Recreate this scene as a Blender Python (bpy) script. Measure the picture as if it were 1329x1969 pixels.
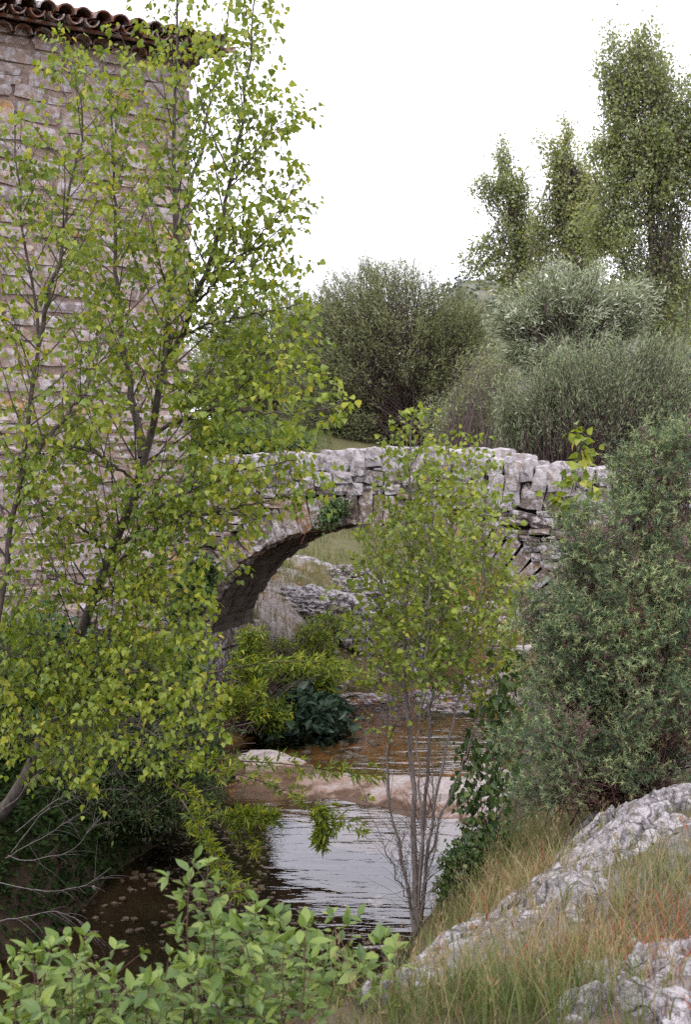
import bpy, math
import numpy as np
from mathutils import Vector, Matrix

# ------------------------------------------------------------------ camera, world, sun, exposure
scene = bpy.context.scene
for _o in list(bpy.data.objects):
    bpy.data.objects.remove(_o)
COL = scene.collection
CAMZ = 3.2
F = 2400.0
CX, HY = 664.5, 920.0

cam_d = bpy.data.cameras.new('camera')
cam = bpy.data.objects.new('camera', cam_d)
COL.objects.link(cam)
cam.location = (0, 0, CAMZ)
cam.rotation_euler = (math.pi / 2, 0, 0)
cam_d.sensor_fit = 'VERTICAL'
cam_d.sensor_height = 36.0
cam_d.lens = 36.0 * F / 1969.0
cam_d.shift_y = -(984.5 - HY) / 1969.0
cam_d.clip_start = 0.05
cam_d.clip_end = 3000
cam_d.dof.use_dof = True
cam_d.dof.focus_distance = 10.0
cam_d.dof.aperture_fstop = 7.0
scene.camera = cam

SUN_EL, SUN_AZ = math.radians(58), math.radians(200)
world = bpy.data.worlds.new('World')
scene.world = world
world.use_nodes = True
wn, wl = world.node_tree.nodes, world.node_tree.links
wn.clear()
w_out = wn.new('ShaderNodeOutputWorld')
w_bg = wn.new('ShaderNodeBackground')
w_sky = wn.new('ShaderNodeTexSky')
w_sky.sky_type = 'NISHITA'
w_sky.sun_disc = False
w_sky.sun_elevation = SUN_EL
w_sky.sun_rotation = SUN_AZ
w_mix = wn.new('ShaderNodeMixRGB')
w_mix.inputs[0].default_value = 0.86           # closed bright cloud cover over the blue
w_tc = wn.new('ShaderNodeTexCoord')
w_nz = wn.new('ShaderNodeTexNoise')
w_nz.inputs['Scale'].default_value = 1.6
w_nz.inputs['Detail'].default_value = 5
w_rp = wn.new('ShaderNodeValToRGB')
w_rp.color_ramp.elements[0].position = 0.3
w_rp.color_ramp.elements[0].color = (8.6, 8.4, 9.5, 1)
w_rp.color_ramp.elements[1].position = 0.7
w_rp.color_ramp.elements[1].color = (11.2, 10.9, 11.9, 1)
wl.new(w_tc.outputs['Generated'], w_nz.inputs['Vector'])
wl.new(w_nz.outputs['Fac'], w_rp.inputs[0])
wl.new(w_sky.outputs[0], w_mix.inputs[1])
wl.new(w_rp.outputs[0], w_mix.inputs[2])
wl.new(w_mix.outputs[0], w_bg.inputs['Color'])
w_bg.inputs['Strength'].default_value = 0.13
wl.new(w_bg.outputs[0], w_out.inputs['Surface'])

sun_d = bpy.data.lights.new('sun', 'SUN')
sun_d.energy = 0.9
sun_d.angle = math.radians(14)
sun_d.color = (1.0, 0.95, 0.88)
sun = bpy.data.objects.new('sun', sun_d)
COL.objects.link(sun)
sd = Vector((math.sin(SUN_AZ) * math.cos(SUN_EL), math.cos(SUN_AZ) * math.cos(SUN_EL), math.sin(SUN_EL)))
sun.rotation_euler = sd.to_track_quat('Z', 'Y').to_euler()
sun.location = sd * 50

scene.view_settings.view_transform = 'Standard'
scene.view_settings.look = 'None'
scene.view_settings.exposure = 0.92
scene.view_settings.gamma = 1
scene.view_settings.use_curve_mapping = False
scene.cycles.max_bounces = 8
scene.cycles.diffuse_bounces = 3
scene.cycles.glossy_bounces = 3
scene.cycles.transmission_bounces = 4
scene.cycles.transparent_max_bounces = 8
scene.cycles.use_denoising = False
scene.cycles.caustics_reflective = False
scene.cycles.caustics_refractive = False

rng = np.random.default_rng(7)

# ------------------------------------------------------------------ numpy noise
def _hash(ix, iy, iz, seed=0):
    h = (ix.astype(np.int64) * 374761393 + iy.astype(np.int64) * 668265263 + iz.astype(np.int64) * 2147483647 + seed * 974711) & 0xffffffff
    h = ((h ^ (h >> 13)) * 1274126177) & 0xffffffff
    h = ((h ^ (h >> 16)) * 2246822519) & 0xffffffff
    return ((h ^ (h >> 15)) & 0xffffff) / float(0xffffff)

def vnoise(p, seed=0):
    p = np.asarray(p, float)
    i = np.floor(p); f = p - i
    f = f * f * (3 - 2 * f)
    i = i.astype(np.int64)
    r = 0
    for dx in (0, 1):
        wx = f[..., 0] if dx else 1 - f[..., 0]
        for dy in (0, 1):
            wy = f[..., 1] if dy else 1 - f[..., 1]
            for dz in (0, 1):
                wz = f[..., 2] if dz else 1 - f[..., 2]
                r = r + wx * wy * wz * _hash(i[..., 0] + dx, i[..., 1] + dy, i[..., 2] + dz, seed)
    return r

def fbm(p, oct=4, seed=0, gain=0.5):
    p = np.asarray(p, float)
    a, s, t = 1.0, 0.0, 0.0
    for k in range(oct):
        s = s + a * vnoise(p * (2 ** k) + 17.3 * k, seed + k)
        t += a
        a *= gain
    return s / t - 0.5

def ridge(p, oct=4, seed=0):
    p = np.asarray(p, float)
    a, s, t = 1.0, 0.0, 0.0
    for k in range(oct):
        s = s + a * (1 - np.abs(2 * vnoise(p * (2 ** k) + 9.1 * k, seed + k) - 1))
        t += a
        a *= 0.5
    return s / t

def worley(p, seed=0):
    p = np.asarray(p, float)
    i = np.floor(p).astype(np.int64)
    f1 = np.full(p.shape[:-1], 9.0); f2 = f1.copy(); cid = np.zeros(p.shape[:-1])
    for dx in (-1, 0, 1):
        for dy in (-1, 0, 1):
            for dz in (-1, 0, 1):
                c = i + np.array([dx, dy, dz])
                q = np.stack([_hash(c[..., 0], c[..., 1], c[..., 2], seed + k) for k in (1, 2, 3)], -1) + c
                d = np.linalg.norm(p - q, axis=-1)
                m = d < f1
                f2 = np.where(m, f1, np.minimum(f2, d))
                cid = np.where(m, _hash(c[..., 0], c[..., 1], c[..., 2], seed + 9), cid)
                f1 = np.where(m, d, f1)
    return f1, f2, cid

def nrm(v):
    v = np.asarray(v, float)
    return v / np.maximum(np.linalg.norm(v, axis=-1, keepdims=True), 1e-9)

def rdir(n, r=rng):
    return nrm(r.normal(size=(n, 3)))

def P(px, py, Y):
    return np.array([(px - CX) / F * Y, Y, CAMZ - (py - HY) / F * Y])

# ------------------------------------------------------------------ mesh accumulation
class MB:
    def __init__(self):
        self.v = []; self.f = []; self.r = []; self.n = 0
    def add(self, verts, faces, rnd=0.5):
        """faces: (m,k) array or list of such arrays sharing verts; rnd scalar or per-face"""
        verts = np.asarray(verts, float).reshape(-1, 3)
        if not isinstance(faces, list): faces = [faces]
        rs = rnd if isinstance(rnd, list) else [rnd] * len(faces)
        for fa, r in zip(faces, rs):
            fa = np.asarray(fa, np.int64)
            self.f.append(fa + self.n)
            self.r.append(np.broadcast_to(np.asarray(r, float), (fa.shape[0],)).copy())
        self.v.append(verts); self.n += len(verts)
    def mesh(self, name, mats=(), smooth=False, origin=(0, 0, 0)):
        me = bpy.data.meshes.new(name)
        v = np.concatenate(self.v) - np.asarray(origin, float)
        me.vertices.add(len(v))
        me.vertices.foreach_set('co', v.astype(np.float32).ravel())
        loops = np.concatenate([f.ravel() for f in self.f])
        sizes = np.concatenate([np.full(f.shape[0], f.shape[1]) for f in self.f])
        starts = np.concatenate([[0], np.cumsum(sizes)[:-1]])
        me.loops.add(len(loops))
        me.loops.foreach_set('vertex_index', loops.astype(np.int32))
        me.polygons.add(len(sizes))
        me.polygons.foreach_set('loop_start', starts.astype(np.int32))
        me.update(calc_edges=True)
        at = me.attributes.new('rnd', 'FLOAT', 'FACE')
        at.data.foreach_set('value', np.concatenate(self.r).astype(np.float32))
        me.polygons.foreach_set('use_smooth', np.full(len(sizes), smooth, dtype=bool))
        for m in mats: me.materials.append(m)
        me.validate()
        return me
    def build(self, name, mat, parent=None, smooth=False, origin=(0, 0, 0), kind=None):
        if parent is not None: origin = np.array(parent.location)
        o = bpy.data.objects.new(name, self.mesh(name, [mat] if mat else [], smooth, origin))
        COL.objects.link(o)
        if parent is not None: o.parent = parent
        else: o.location = origin
        if kind: o['kind'] = kind
        return o

def tag(o, label=None, cat=None, group=None, kind=None):
    if label: o['label'] = label
    if cat: o['category'] = cat
    if group: o['group'] = group
    if kind: o['kind'] = kind
    return o

def thing(name, label, cat, loc, group=None):
    o = bpy.data.objects.new(name, None)
    o.empty_display_size = 0.1
    COL.objects.link(o)
    o.location = loc
    return tag(o, label, cat, group)

def inst(name, me, parent, M):
    """an object sharing mesh me, world matrix M (parent is an unrotated empty)"""
    o = bpy.data.objects.new(name, me)
    COL.objects.link(o)
    if parent is not None:
        o.parent = parent
        M = Matrix.Translation(-Vector(parent.location)) @ M
    o.matrix_local = M
    return o

def mat_from(xa, ya, za, p):
    return Matrix(((xa[0], ya[0], za[0], p[0]), (xa[1], ya[1], za[1], p[1]), (xa[2], ya[2], za[2], p[2]), (0, 0, 0, 1)))

def tubes(paths, radii, sides=4):
    """paths (n,k,3), radii (n,k) or (k,) -> verts, quads"""
    paths = np.asarray(paths, float)
    n, k, _ = paths.shape
    radii = np.broadcast_to(np.asarray(radii, float), (n, k))
    t = nrm(np.gradient(paths, axis=1))
    ref = np.where(np.abs(t[:, :1, 2:3]) > 0.8, np.array([1.0, 0.1, 0]), np.array([0.1, 0.05, 1.0]))
    a = nrm(np.cross(t, np.broadcast_to(ref, t.shape)))
    b = np.cross(t, a)
    an = np.arange(sides) / sides * 2 * np.pi
    ring = a[:, :, None, :] * np.cos(an)[None, None, :, None] + b[:, :, None, :] * np.sin(an)[None, None, :, None]
    v = paths[:, :, None, :] + ring * radii[:, :, None, None]
    base = (np.arange(n) * k * sides)[:, None, None]
    i = np.arange(k - 1)[None, :, None] * sides
    j = np.arange(sides)[None, None, :]
    j2 = (j + 1) % sides
    q = np.stack([base + i + j, base + i + j2, base + i + sides + j2, base + i + sides + j], -1).reshape(-1, 4)
    return v.reshape(-1, 3), q

def resample(pts, k):
    pts = np.asarray(pts, float)
    d = np.concatenate([[0], np.cumsum(np.linalg.norm(np.diff(pts, axis=0), axis=1))])
    # smooth (Catmull-like) by dense linear + gaussian
    t = np.linspace(0, d[-1], max(k * 3, 30))
    q = np.stack([np.interp(t, d, pts[:, i]) for i in range(3)], 1)
    for _ in range(3):
        q[1:-1] = (q[:-2] + 2 * q[1:-1] + q[2:]) / 4
    s = np.linspace(0, len(q) - 1, k)
    return np.stack([np.interp(s, np.arange(len(q)), q[:, i]) for i in range(3)], 1)

# leaf templates: verts (x side, y axis, z normal), list of faces
LEAF = {
    'delta': (np.array([[0, 0, 0], [.30, .06, .03], [.46, .24, .06], [.26, .62, .05], [0, 1.0, -.04], [-.26, .62, .05], [-.46, .24, .06], [-.30, .06, .03]]),
              [np.array([[0, 1, 2, 3, 4]]), np.array([[0, 4, 5, 6, 7]])]),
    'oval': (np.array([[0, 0, 0], [.17, .18, .04], [.27, .45, .03], [.17, .75, -.04], [0, 1.0, -.14], [-.17, .75, -.04], [-.27, .45, .03], [-.17, .18, .04], [0, .45, -.04]]),
             [np.array([[0, 1, 2, 8], [8, 2, 3, 4], [0, 8, 6, 7], [8, 4, 5, 6]])]),
    'lance': (np.array([[0, 0, 0], [.12, .4, .03], [0, 1.0, -.05], [-.12, .4, .03]]), [np.array([[0, 1, 2], [0, 2, 3]])]),
    'narrow': (np.array([[0, 0, 0], [.085, .45, 0], [0, 1.0, 0], [-.085, .45, 0]]), [np.array([[0, 1, 2, 3]])]),
    'rhomb': (np.array([[0, 0, 0], [.36, .4, .03], [0, 1.0, 0], [-.36, .4, .03]]), [np.array([[0, 1, 2], [0, 2, 3]])]),
    'needle': (np.array([[-.07, 0, 0], [.07, 0, 0], [0, 1.0, 0]]), [np.array([[0, 1, 2]])]),
}

def leaf_frames(axis, normal):
    a = nrm(axis)
    n = normal - a * np.sum(a * normal, -1, keepdims=True)
    n = nrm(n)
    return np.cross(a, n), a, n

def add_leaves(mb, kind, pos, axis, normal, size, rnd):
    tv, tf = LEAF[kind]
    s, a, n = leaf_frames(axis, normal)
    N = len(pos); K = len(tv)
    s = s * rng.uniform(.7, 1.15, (N, 1)); n = n * rng.uniform(.2, 2.2, (N, 1))
    size = np.broadcast_to(np.asarray(size, float), (N,))[:, None, None]
    v = pos[:, None, :] + size * (tv[None, :, 0:1] * s[:, None, :] + tv[None, :, 1:2] * a[:, None, :] + tv[None, :, 2:3] * n[:, None, :])
    off = (np.arange(N) * K)[:, None, None]
    fs, rs = [], []
    for f in tf:
        fs.append((off + f[None]).reshape(-1, f.shape[1]))
        rs.append(np.repeat(np.broadcast_to(rnd, (N,)), f.shape[0]))
    mb.add(v.reshape(-1, 3), fs, rs)

def leaf_mesh_variants(kind, mat, n=5):
    out = []
    for i in range(n):
        tv, tf = LEAF[kind]
        mb = MB()
        mb.add(tv * np.array([1, 1, 0.6 + 1.2 * rng.random()]), tf, (i + .5) / n)
        out.append(mb.mesh('leaf', [mat]))
    return out

def leaves_as_parts(root, kind, mat, pos, axis, normal, size, rnd, nparts=300, stuff='foliage'):
    """the leaves nearest the viewer become single parts, the rest one joined part"""
    size = np.broadcast_to(np.asarray(size, float), (len(pos),))
    s, a, n = leaf_frames(axis, normal)
    view = nrm(pos - np.array([0, 0, CAMZ]))
    px = CX + F * pos[:, 0] / np.maximum(pos[:, 1], .5); py = HY + F * (CAMZ - pos[:, 2]) / np.maximum(pos[:, 1], .5)
    vis = (px > 5) & (px < 1325) & (py > 5) & (py < 1965)
    score = size / pos[:, 1] * (0.35 + np.abs(np.sum(view * n, 1))) * vis
    order = np.argsort(-score)
    pick = order[:nparts]; rest = order[nparts:]
    ms = leaf_mesh_variants(kind, mat)
    for i in pick:
        z = size[i]
        inst('leaf', ms[int(rnd[i] * 4.999)], root, mat_from(s[i] * z, a[i] * z, n[i] * z, pos[i]))
    if len(rest):
        mb = MB()
        add_leaves(mb, kind, pos[rest], axis[rest], normal[rest], size[rest], rnd[rest])
        mb.build(stuff, mat, root, kind='stuff')

# ------------------------------------------------------------------ materials
def new_mat(name):
    m = bpy.data.materials.new(name)
    m.use_nodes = True
    nt = m.node_tree
    nt.nodes.clear()
    out = nt.nodes.new('ShaderNodeOutputMaterial')
    return m, nt, out

def N_(nt, typ, **kw):
    n = nt.nodes.new(typ)
    for k, v in kw.items():
        if k in n.inputs: n.inputs[k].default_value = v
        else: setattr(n, k, v)
    return n

def ramp(nt, fac, stops, interp='LINEAR'):
    r = nt.nodes.new('ShaderNodeValToRGB')
    r.color_ramp.interpolation = interp
    el = r.color_ramp.elements
    while len(el) < len(stops): el.new(0.5)
    for e, (p, c) in zip(el, stops):
        e.position = p
        e.color = (*c, 1) if len(c) == 3 else c
    if fac is not None: nt.links.new(fac, r.inputs[0])
    return r.outputs[0]

def attr(nt, name='rnd'):
    a = nt.nodes.new('ShaderNodeAttribute'); a.attribute_name = name
    return a

def wpos(nt):
    g = nt.nodes.new('ShaderNodeNewGeometry')
    return g.outputs['Position']

def noise(nt, vec, scale, detail=4, rough=.55, dist=0):
    n = N_(nt, 'ShaderNodeTexNoise', Scale=scale, Detail=detail, Roughness=rough, Distortion=dist)
    if vec is not None: nt.links.new(vec, n.inputs['Vector'])
    return n.outputs['Fac']

def mixc(nt, fac, a, b, mode='MIX'):
    m = nt.nodes.new('ShaderNodeMixRGB'); m.blend_type = mode
    for sock, v in ((0, fac), (1, a), (2, b)):
        if hasattr(v, 'is_linked') or hasattr(v, 'links'): nt.links.new(v, m.inputs[sock])
        elif sock == 0: m.inputs[0].default_value = v
        else: m.inputs[sock].default_value = (*v, 1)
    return m.outputs[0]

def math_(nt, op, a, b=None):
    m = nt.nodes.new('ShaderNodeMath'); m.operation = op
    for i, v in enumerate((a, b)):
        if v is None: continue
        if hasattr(v, 'links'): nt.links.new(v, m.inputs[i])
        else: m.inputs[i].default_value = v
    return m.outputs[0]

def bump(nt, h, strength, dist=.02):
    b = N_(nt, 'ShaderNodeBump', Strength=strength, Distance=dist)
    nt.links.new(h, b.inputs['Height'])
    return b.outputs[0]

def principled(nt, out, col, rough=.8, spec=.3, normal=None):
    p = nt.nodes.new('ShaderNodeBsdfPrincipled')
    if hasattr(col, 'links'): nt.links.new(col, p.inputs['Base Color'])
    else: p.inputs['Base Color'].default_value = (*col, 1)
    p.inputs['Roughness'].default_value = rough
    p.inputs['Specular IOR Level'].default_value = spec
    if normal is not None: nt.links.new(normal, p.inputs['Normal'])
    if out is not None: nt.links.new(p.outputs[0], out.inputs['Surface'])
    return p

def leaf_mat(name, stops, trans=.35, tint=(1.15, 1.1, .5), rough=.45, spec=.4):
    m, nt, out = new_mat(name)
    c = ramp(nt, attr(nt).outputs['Fac'], stops)
    p = principled(nt, None, c, rough, spec)
    t = nt.nodes.new('ShaderNodeBsdfTranslucent')
    nt.links.new(mixc(nt, 1.0, c, tint, 'MULTIPLY'), t.inputs['Color'])
    mx = nt.nodes.new('ShaderNodeMixShader'); mx.inputs[0].default_value = trans
    nt.links.new(p.outputs[0], mx.inputs[1]); nt.links.new(t.outputs[0], mx.inputs[2])
    nt.links.new(mx.outputs[0], out.inputs['Surface'])
    return m

def bark_mat(name, c1, c2, scale=30):
    m, nt, out = new_mat(name)
    w = wpos(nt)
    mp = N_(nt, 'ShaderNodeMapping'); mp.inputs['Scale'].default_value = (1, 1, .3)
    nt.links.new(w, mp.inputs[0])
    n = noise(nt, mp.outputs[0], scale, 5, .65)
    c = ramp(nt, n, [(.3, c1), (.68, c2)])
    principled(nt, out, c, .85, .2, bump(nt, n, .6, .01))
    return m

def stone_mat(name, stops, lichen=.0, white=.0, moss=.0, scale=9, crack=0., rust=(.40, .20, .055)):
    m, nt, out = new_mat(name)
    w = wpos(nt)
    oi = nt.nodes.new('ShaderNodeObjectInfo')
    rv = math_(nt, 'FRACT', math_(nt, 'ADD', oi.outputs['Random'], attr(nt).outputs['Fac']))
    base = ramp(nt, rv, stops)
    n1 = noise(nt, w, scale, 6, .65)
    n2 = noise(nt, w, scale * 5, 5, .7)
    c = mixc(nt, .85, base, ramp(nt, n1, [(.28, (.52, .50, .50)), (.5, (.95, .95, .95)), (.72, (1.3, 1.28, 1.25))]), 'MULTIPLY')
    c = mixc(nt, .7, c, ramp(nt, n2, [(.3, (.6, .58, .58)), (.6, (1.15, 1.15, 1.15))]), 'MULTIPLY')
    if white:
        n3 = noise(nt, w, scale * 1.4 + .7, 6, .7)
        c = mixc(nt, ramp(nt, n3, [(.5 - white * .25, (0, 0, 0)), (.62 - white * .2, (1, 1, 1))]), c, (.42, .395, .40))
    if lichen:
        n4 = noise(nt, w, 4.3, 6, .75)
        c = mixc(nt, ramp(nt, n4, [(.66 - lichen * .2, (0, 0, 0)), (.72 - lichen * .15, (.85, .85, .85))]), c, rust)
    if moss:
        n5 = noise(nt, w, 3.1, 6, .7)
        c = mixc(nt, ramp(nt, n5, [(.6 - moss * .2, (0, 0, 0)), (.72 - moss * .15, (.9, .9, .9))]), c, (.045, .06, .018))
    h = math_(nt, 'ADD', n1, math_(nt, 'MULTIPLY', n2, .5))
    if crack:
        wn_ = N_(nt, 'ShaderNodeTexNoise', Scale=7.0, Detail=3); nt.links.new(w, wn_.inputs['Vector'])
        wv = nt.nodes.new('ShaderNodeVectorMath'); wv.operation = 'MULTIPLY_ADD'
        nt.links.new(wn_.outputs['Color'], wv.inputs[0]); wv.inputs[1].default_value = (.22, .22, .22); nt.links.new(w, wv.inputs[2])
        vo = N_(nt, 'ShaderNodeTexVoronoi', feature='DISTANCE_TO_EDGE', Scale=crack); nt.links.new(wv.outputs[0], vo.inputs['Vector'])
        vo2 = N_(nt, 'ShaderNodeTexVoronoi', feature='DISTANCE_TO_EDGE', Scale=crack * 3.3); nt.links.new(wv.outputs[0], vo2.inputs['Vector'])
        k1 = ramp(nt, vo.outputs['Distance'], [(0, (.30, .27, .25)), (.035, (1, 1, 1))]); k2 = ramp(nt, vo2.outputs['Distance'], [(0, (.5, .47, .45)), (.05, (1, 1, 1))])
        c = mixc(nt, .9, mixc(nt, .8, c, k1, 'MULTIPLY'), k2, 'MULTIPLY')
        sp_ = noise(nt, w, 70, 3, .7)
        c = mixc(nt, .8, c, ramp(nt, sp_, [(.36, (.38, .36, .35)), (.46, (1, 1, 1))]), 'MULTIPLY')
        h = math_(nt, 'ADD', h, math_(nt, 'MULTIPLY', k1, .6))
    principled(nt, out, c, .9, .15, bump(nt, h, .8, .03))
    return m

M = {}
M['poplar_leaf'] = leaf_mat('poplar_leaf', [(0, (.085, .145, .028)), (.3, (.165, .235, .032)), (.65, (.265, .320, .038)), (.9, (.39, .40, .052)), (1, (.50, .42, .07))], .44, rough=.42)
M['sapling_leaf'] = leaf_mat('sapling_leaf', [(0, (.095, .150, .024)), (.4, (.19, .255, .034)), (.8, (.31, .355, .046)), (1, (.44, .38, .08))], .36)
M['dogwood_leaf'] = leaf_mat('dogwood_leaf', [(0, (.055, .105, .026)), (.5, (.135, .205, .045)), (1, (.25, .32, .075))], .33)
M['juniper_needle'] = leaf_mat('juniper_needle', [(0, (.26, .13, .14)), (.10, (.20, .13, .13)), (.16, (.055, .112, .060)), (.5, (.118, .205, .100)), (.8, (.25, .345, .135)), (.94, (.44, .50, .23)), (1, (.36, .09, .085))], .25, tint=(1, 1, .8))
M['willow_leaf'] = leaf_mat('willow_leaf', [(0, (.13, .15, .075)), (.5, (.23, .26, .115)), (.85, (.32, .35, .155)), (1, (.44, .44, .24))], .34, tint=(1, 1, .7))
M['osier_leaf'] = leaf_mat('osier_leaf', [(0, (.15, .195, .11)), (.5, (.255, .315, .165)), (.9, (.37, .43, .235)), (1, (.47, .49, .32))], .38, tint=(1, 1, .8))
M['white_willow_leaf'] = leaf_mat('white_willow_leaf', [(0, (.17, .21, .11)), (.5, (.30, .35, .20)), (.85, (.48, .51, .36)), (1, (.66, .67, .56))], .22, tint=(1, 1, .8))
M['far_poplar_leaf'] = leaf_mat('far_poplar_leaf', [(0, (.17, .215, .115)), (.5, (.27, .315, .15)), (.85, (.37, .40, .19)), (1, (.50, .48, .25))], .48)
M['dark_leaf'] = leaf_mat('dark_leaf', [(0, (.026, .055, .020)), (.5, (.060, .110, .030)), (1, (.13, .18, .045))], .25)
M['bright_leaf'] = leaf_mat('bright_leaf', [(0, (.045, .09, .018)), (.35, (.13, .20, .024)), (.75, (.30, .34, .030)), (1, (.46, .45, .045))], .36)
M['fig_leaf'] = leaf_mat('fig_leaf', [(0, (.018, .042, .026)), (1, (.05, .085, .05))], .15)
M['meadow_leaf'] = leaf_mat('meadow_leaf', [(0, (.035, .075, .02)), (.5, (.075, .13, .03)), (1, (.13, .19, .045))], .3)
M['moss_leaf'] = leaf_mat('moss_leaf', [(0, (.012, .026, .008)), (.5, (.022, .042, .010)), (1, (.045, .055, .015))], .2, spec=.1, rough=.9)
M['grass'] = leaf_mat('grass', [(0, (.05, .085, .022)), (.3, (.10, .135, .038)), (.5, (.17, .17, .065)), (.72, (.27, .22, .11)), (.86, (.34, .25, .15)), (.93, (.24, .10, .06)), (1, (.36, .10, .05))], .3, tint=(1, 1, .7), rough=.7, spec=.15)
M['poplar_bark'] = bark_mat('poplar_bark', (.042, .034, .028), (.135, .112, .095), 26)
M['pale_bark'] = bark_mat('pale_bark', (.13, .11, .10), (.27, .23, .21), 30)
M['twig'] = bark_mat('twig', (.055, .04, .034), (.14, .105, .085), 40)
M['red_twig'] = bark_mat('red_twig', (.07, .04, .035), (.15, .085, .07), 40)
M['willow_twig'] = bark_mat('willow_twig', (.045, .034, .032), (.125, .088, .080), 6)
M['dead_twig'] = bark_mat('dead_twig', (.09, .078, .072), (.20, .175, .165), 40)
M['tower_stone'] = stone_mat('tower_stone', [(0, (.255, .185, .150)), (.3, (.34, .258, .215)), (.55, (.29, .232, .205)), (.8, (.37, .29, .235)), (.9, (.23, .19, .185)), (.95, (.38, .26, .12)), (1, (.35, .20, .085))], .10, .10, scale=7)
M['tower_mortar'] = stone_mat('tower_mortar', [(0, (.275, .205, .168)), (1, (.275, .205, .168))], scale=11)
M['bridge_stone'] = stone_mat('bridge_stone', [(0, (.105, .082, .064)), (.3, (.185, .142, .108)), (.6, (.14, .112, .096)), (.85, (.24, .18, .135)), (1, (.28, .175, .085))], .22, .06, scale=8)
M['dry_stone'] = stone_mat('dry_stone', [(0, (.075, .061, .052)), (.4, (.125, .103, .090)), (.7, (.165, .139, .124)), (1, (.225, .18, .145))], .08, .06, scale=8)
M['coping_stone'] = stone_mat('coping_stone', [(0, (.155, .132, .126)), (.4, (.23, .202, .196)), (.8, (.33, .30, .292)), (1, (.27, .215, .175))], .10, .34, scale=7)
M['bridge_mortar'] = stone_mat('bridge_mortar', [(0, (.065, .052, .044)), (1, (.065, .052, .044))], .1, scale=10)
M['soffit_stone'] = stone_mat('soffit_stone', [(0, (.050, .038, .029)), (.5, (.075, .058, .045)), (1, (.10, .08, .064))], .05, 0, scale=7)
M['limestone'] = stone_mat('limestone', [(0, (.175, .157, .158)), (1, (.195, .176, .177))], .02, .34, scale=11, crack=4.5)
M['ledge_stone'] = None
def ledge_mat():
    """pale limestone, stained brown where the stream keeps it wet"""
    m, nt, out = new_mat('ledge_stone')
    w = wpos(nt)
    n1 = noise(nt, w, 2.6, 6, .65); n2 = noise(nt, w, 16, 5, .7)
    sx = nt.nodes.new('ShaderNodeSeparateXYZ'); nt.links.new(w, sx.inputs[0])
    hz = math_(nt, 'ADD', sx.outputs[2], math_(nt, 'MULTIPLY', math_(nt, 'SUBTRACT', n1, .5), .6))
    c = ramp(nt, hz, [(-.04, (.11, .068, .044)), (.03, (.21, .14, .105)), (.08, (.29, .215, .18)), (.13, (.36, .315, .30))])
    c = mixc(nt, .8, c, ramp(nt, n2, [(.3, (.62, .6, .58)), (.62, (1.15, 1.15, 1.15))]), 'MULTIPLY')
    principled(nt, out, c, .75, .3, bump(nt, math_(nt, 'ADD', n1, math_(nt, 'MULTIPLY', n2, .4)), .7, .03))
    return m
M['ledge_stone'] = ledge_mat()
M['stream_stone'] = stone_mat('stream_stone', [(0, (.24, .20, .18)), (.5, (.33, .29, .28)), (1, (.25, .165, .11))], 0, .1, scale=9)
M['roof_tile'] = stone_mat('roof_tile', [(0, (.15, .062, .036)), (.4, (.21, .095, .055)), (.8, (.26, .13, .08)), (1, (.25, .165, .12))], .05, .06, scale=6)
M['wood'] = bark_mat('wood', (.30, .25, .20), (.42, .36, .30), 30)

def ground_mat():
    m, nt, out = new_mat('ground_soil')
    w = wpos(nt)
    col = attr(nt, 'col').outputs['Color']
    n1 = noise(nt, w, 5, 6, .7); n2 = noise(nt, w, 38, 5, .7)
    c = mixc(nt, .9, col, ramp(nt, n1, [(.3, (.6, .58, .56)), (.7, (1.3, 1.3, 1.28))]), 'MULTIPLY')
    c = mixc(nt, .8, c, ramp(nt, n2, [(.3, (.6, .58, .56)), (.65, (1.25, 1.22, 1.2))]), 'MULTIPLY')
    principled(nt, out, c, .95, .1, bump(nt, math_(nt, 'ADD', n1, n2), .7, .03))
    return m
M['ground'] = ground_mat()

def water_mat():
    m, nt, out = new_mat('stream_water')
    w = wpos(nt)
    mp = N_(nt, 'ShaderNodeMapping'); mp.inputs['Scale'].default_value = (1.0, 3.0, 1)
    nt.links.new(w, mp.inputs[0])
    n1 = noise(nt, mp.outputs[0], 1.7, 2, .45, .5)
    n2 = noise(nt, mp.outputs[0], 6.5, 2, .5, .3)
    h = math_(nt, 'ADD', n1, math_(nt, 'MULTIPLY', n2, .18))
    bn = bump(nt, h, .095, .06)
    fr = N_(nt, 'ShaderNodeFresnel', IOR=1.34); nt.links.new(bn, fr.inputs['Normal'])
    gl = N_(nt, 'ShaderNodeBsdfGlossy', Roughness=.015); gl.inputs['Color'].default_value = (.98, .98, 1, 1)
    nt.links.new(bn, gl.inputs['Normal'])
    tr = N_(nt, 'ShaderNodeBsdfTransparent'); tr.inputs['Color'].default_value = (.80, .755, .66, 1)
    mx = nt.nodes.new('ShaderNodeMixShader')
    nt.links.new(fr.outputs[0], mx.inputs[0]); nt.links.new(tr.outputs[0], mx.inputs[1]); nt.links.new(gl.outputs[0], mx.inputs[2])
    nt.links.new(mx.outputs[0], out.inputs['Surface'])
    return m
M['water'] = water_mat()

def plain(name, col, rough=.6, spec=.3):
    m, nt, out = new_mat(name)
    n = noise(nt, wpos(nt), 60, 3)
    principled(nt, out, mixc(nt, .5, col, ramp(nt, n, [(.3, (.7, .7, .7)), (.7, (1.2, 1.2, 1.2))]), 'MULTIPLY'), rough, spec)
    return m
M['petal'] = plain('petal', (.62, .45, .56))
M['root_thread'] = plain('root_thread', (.22, .09, .06))

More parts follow.
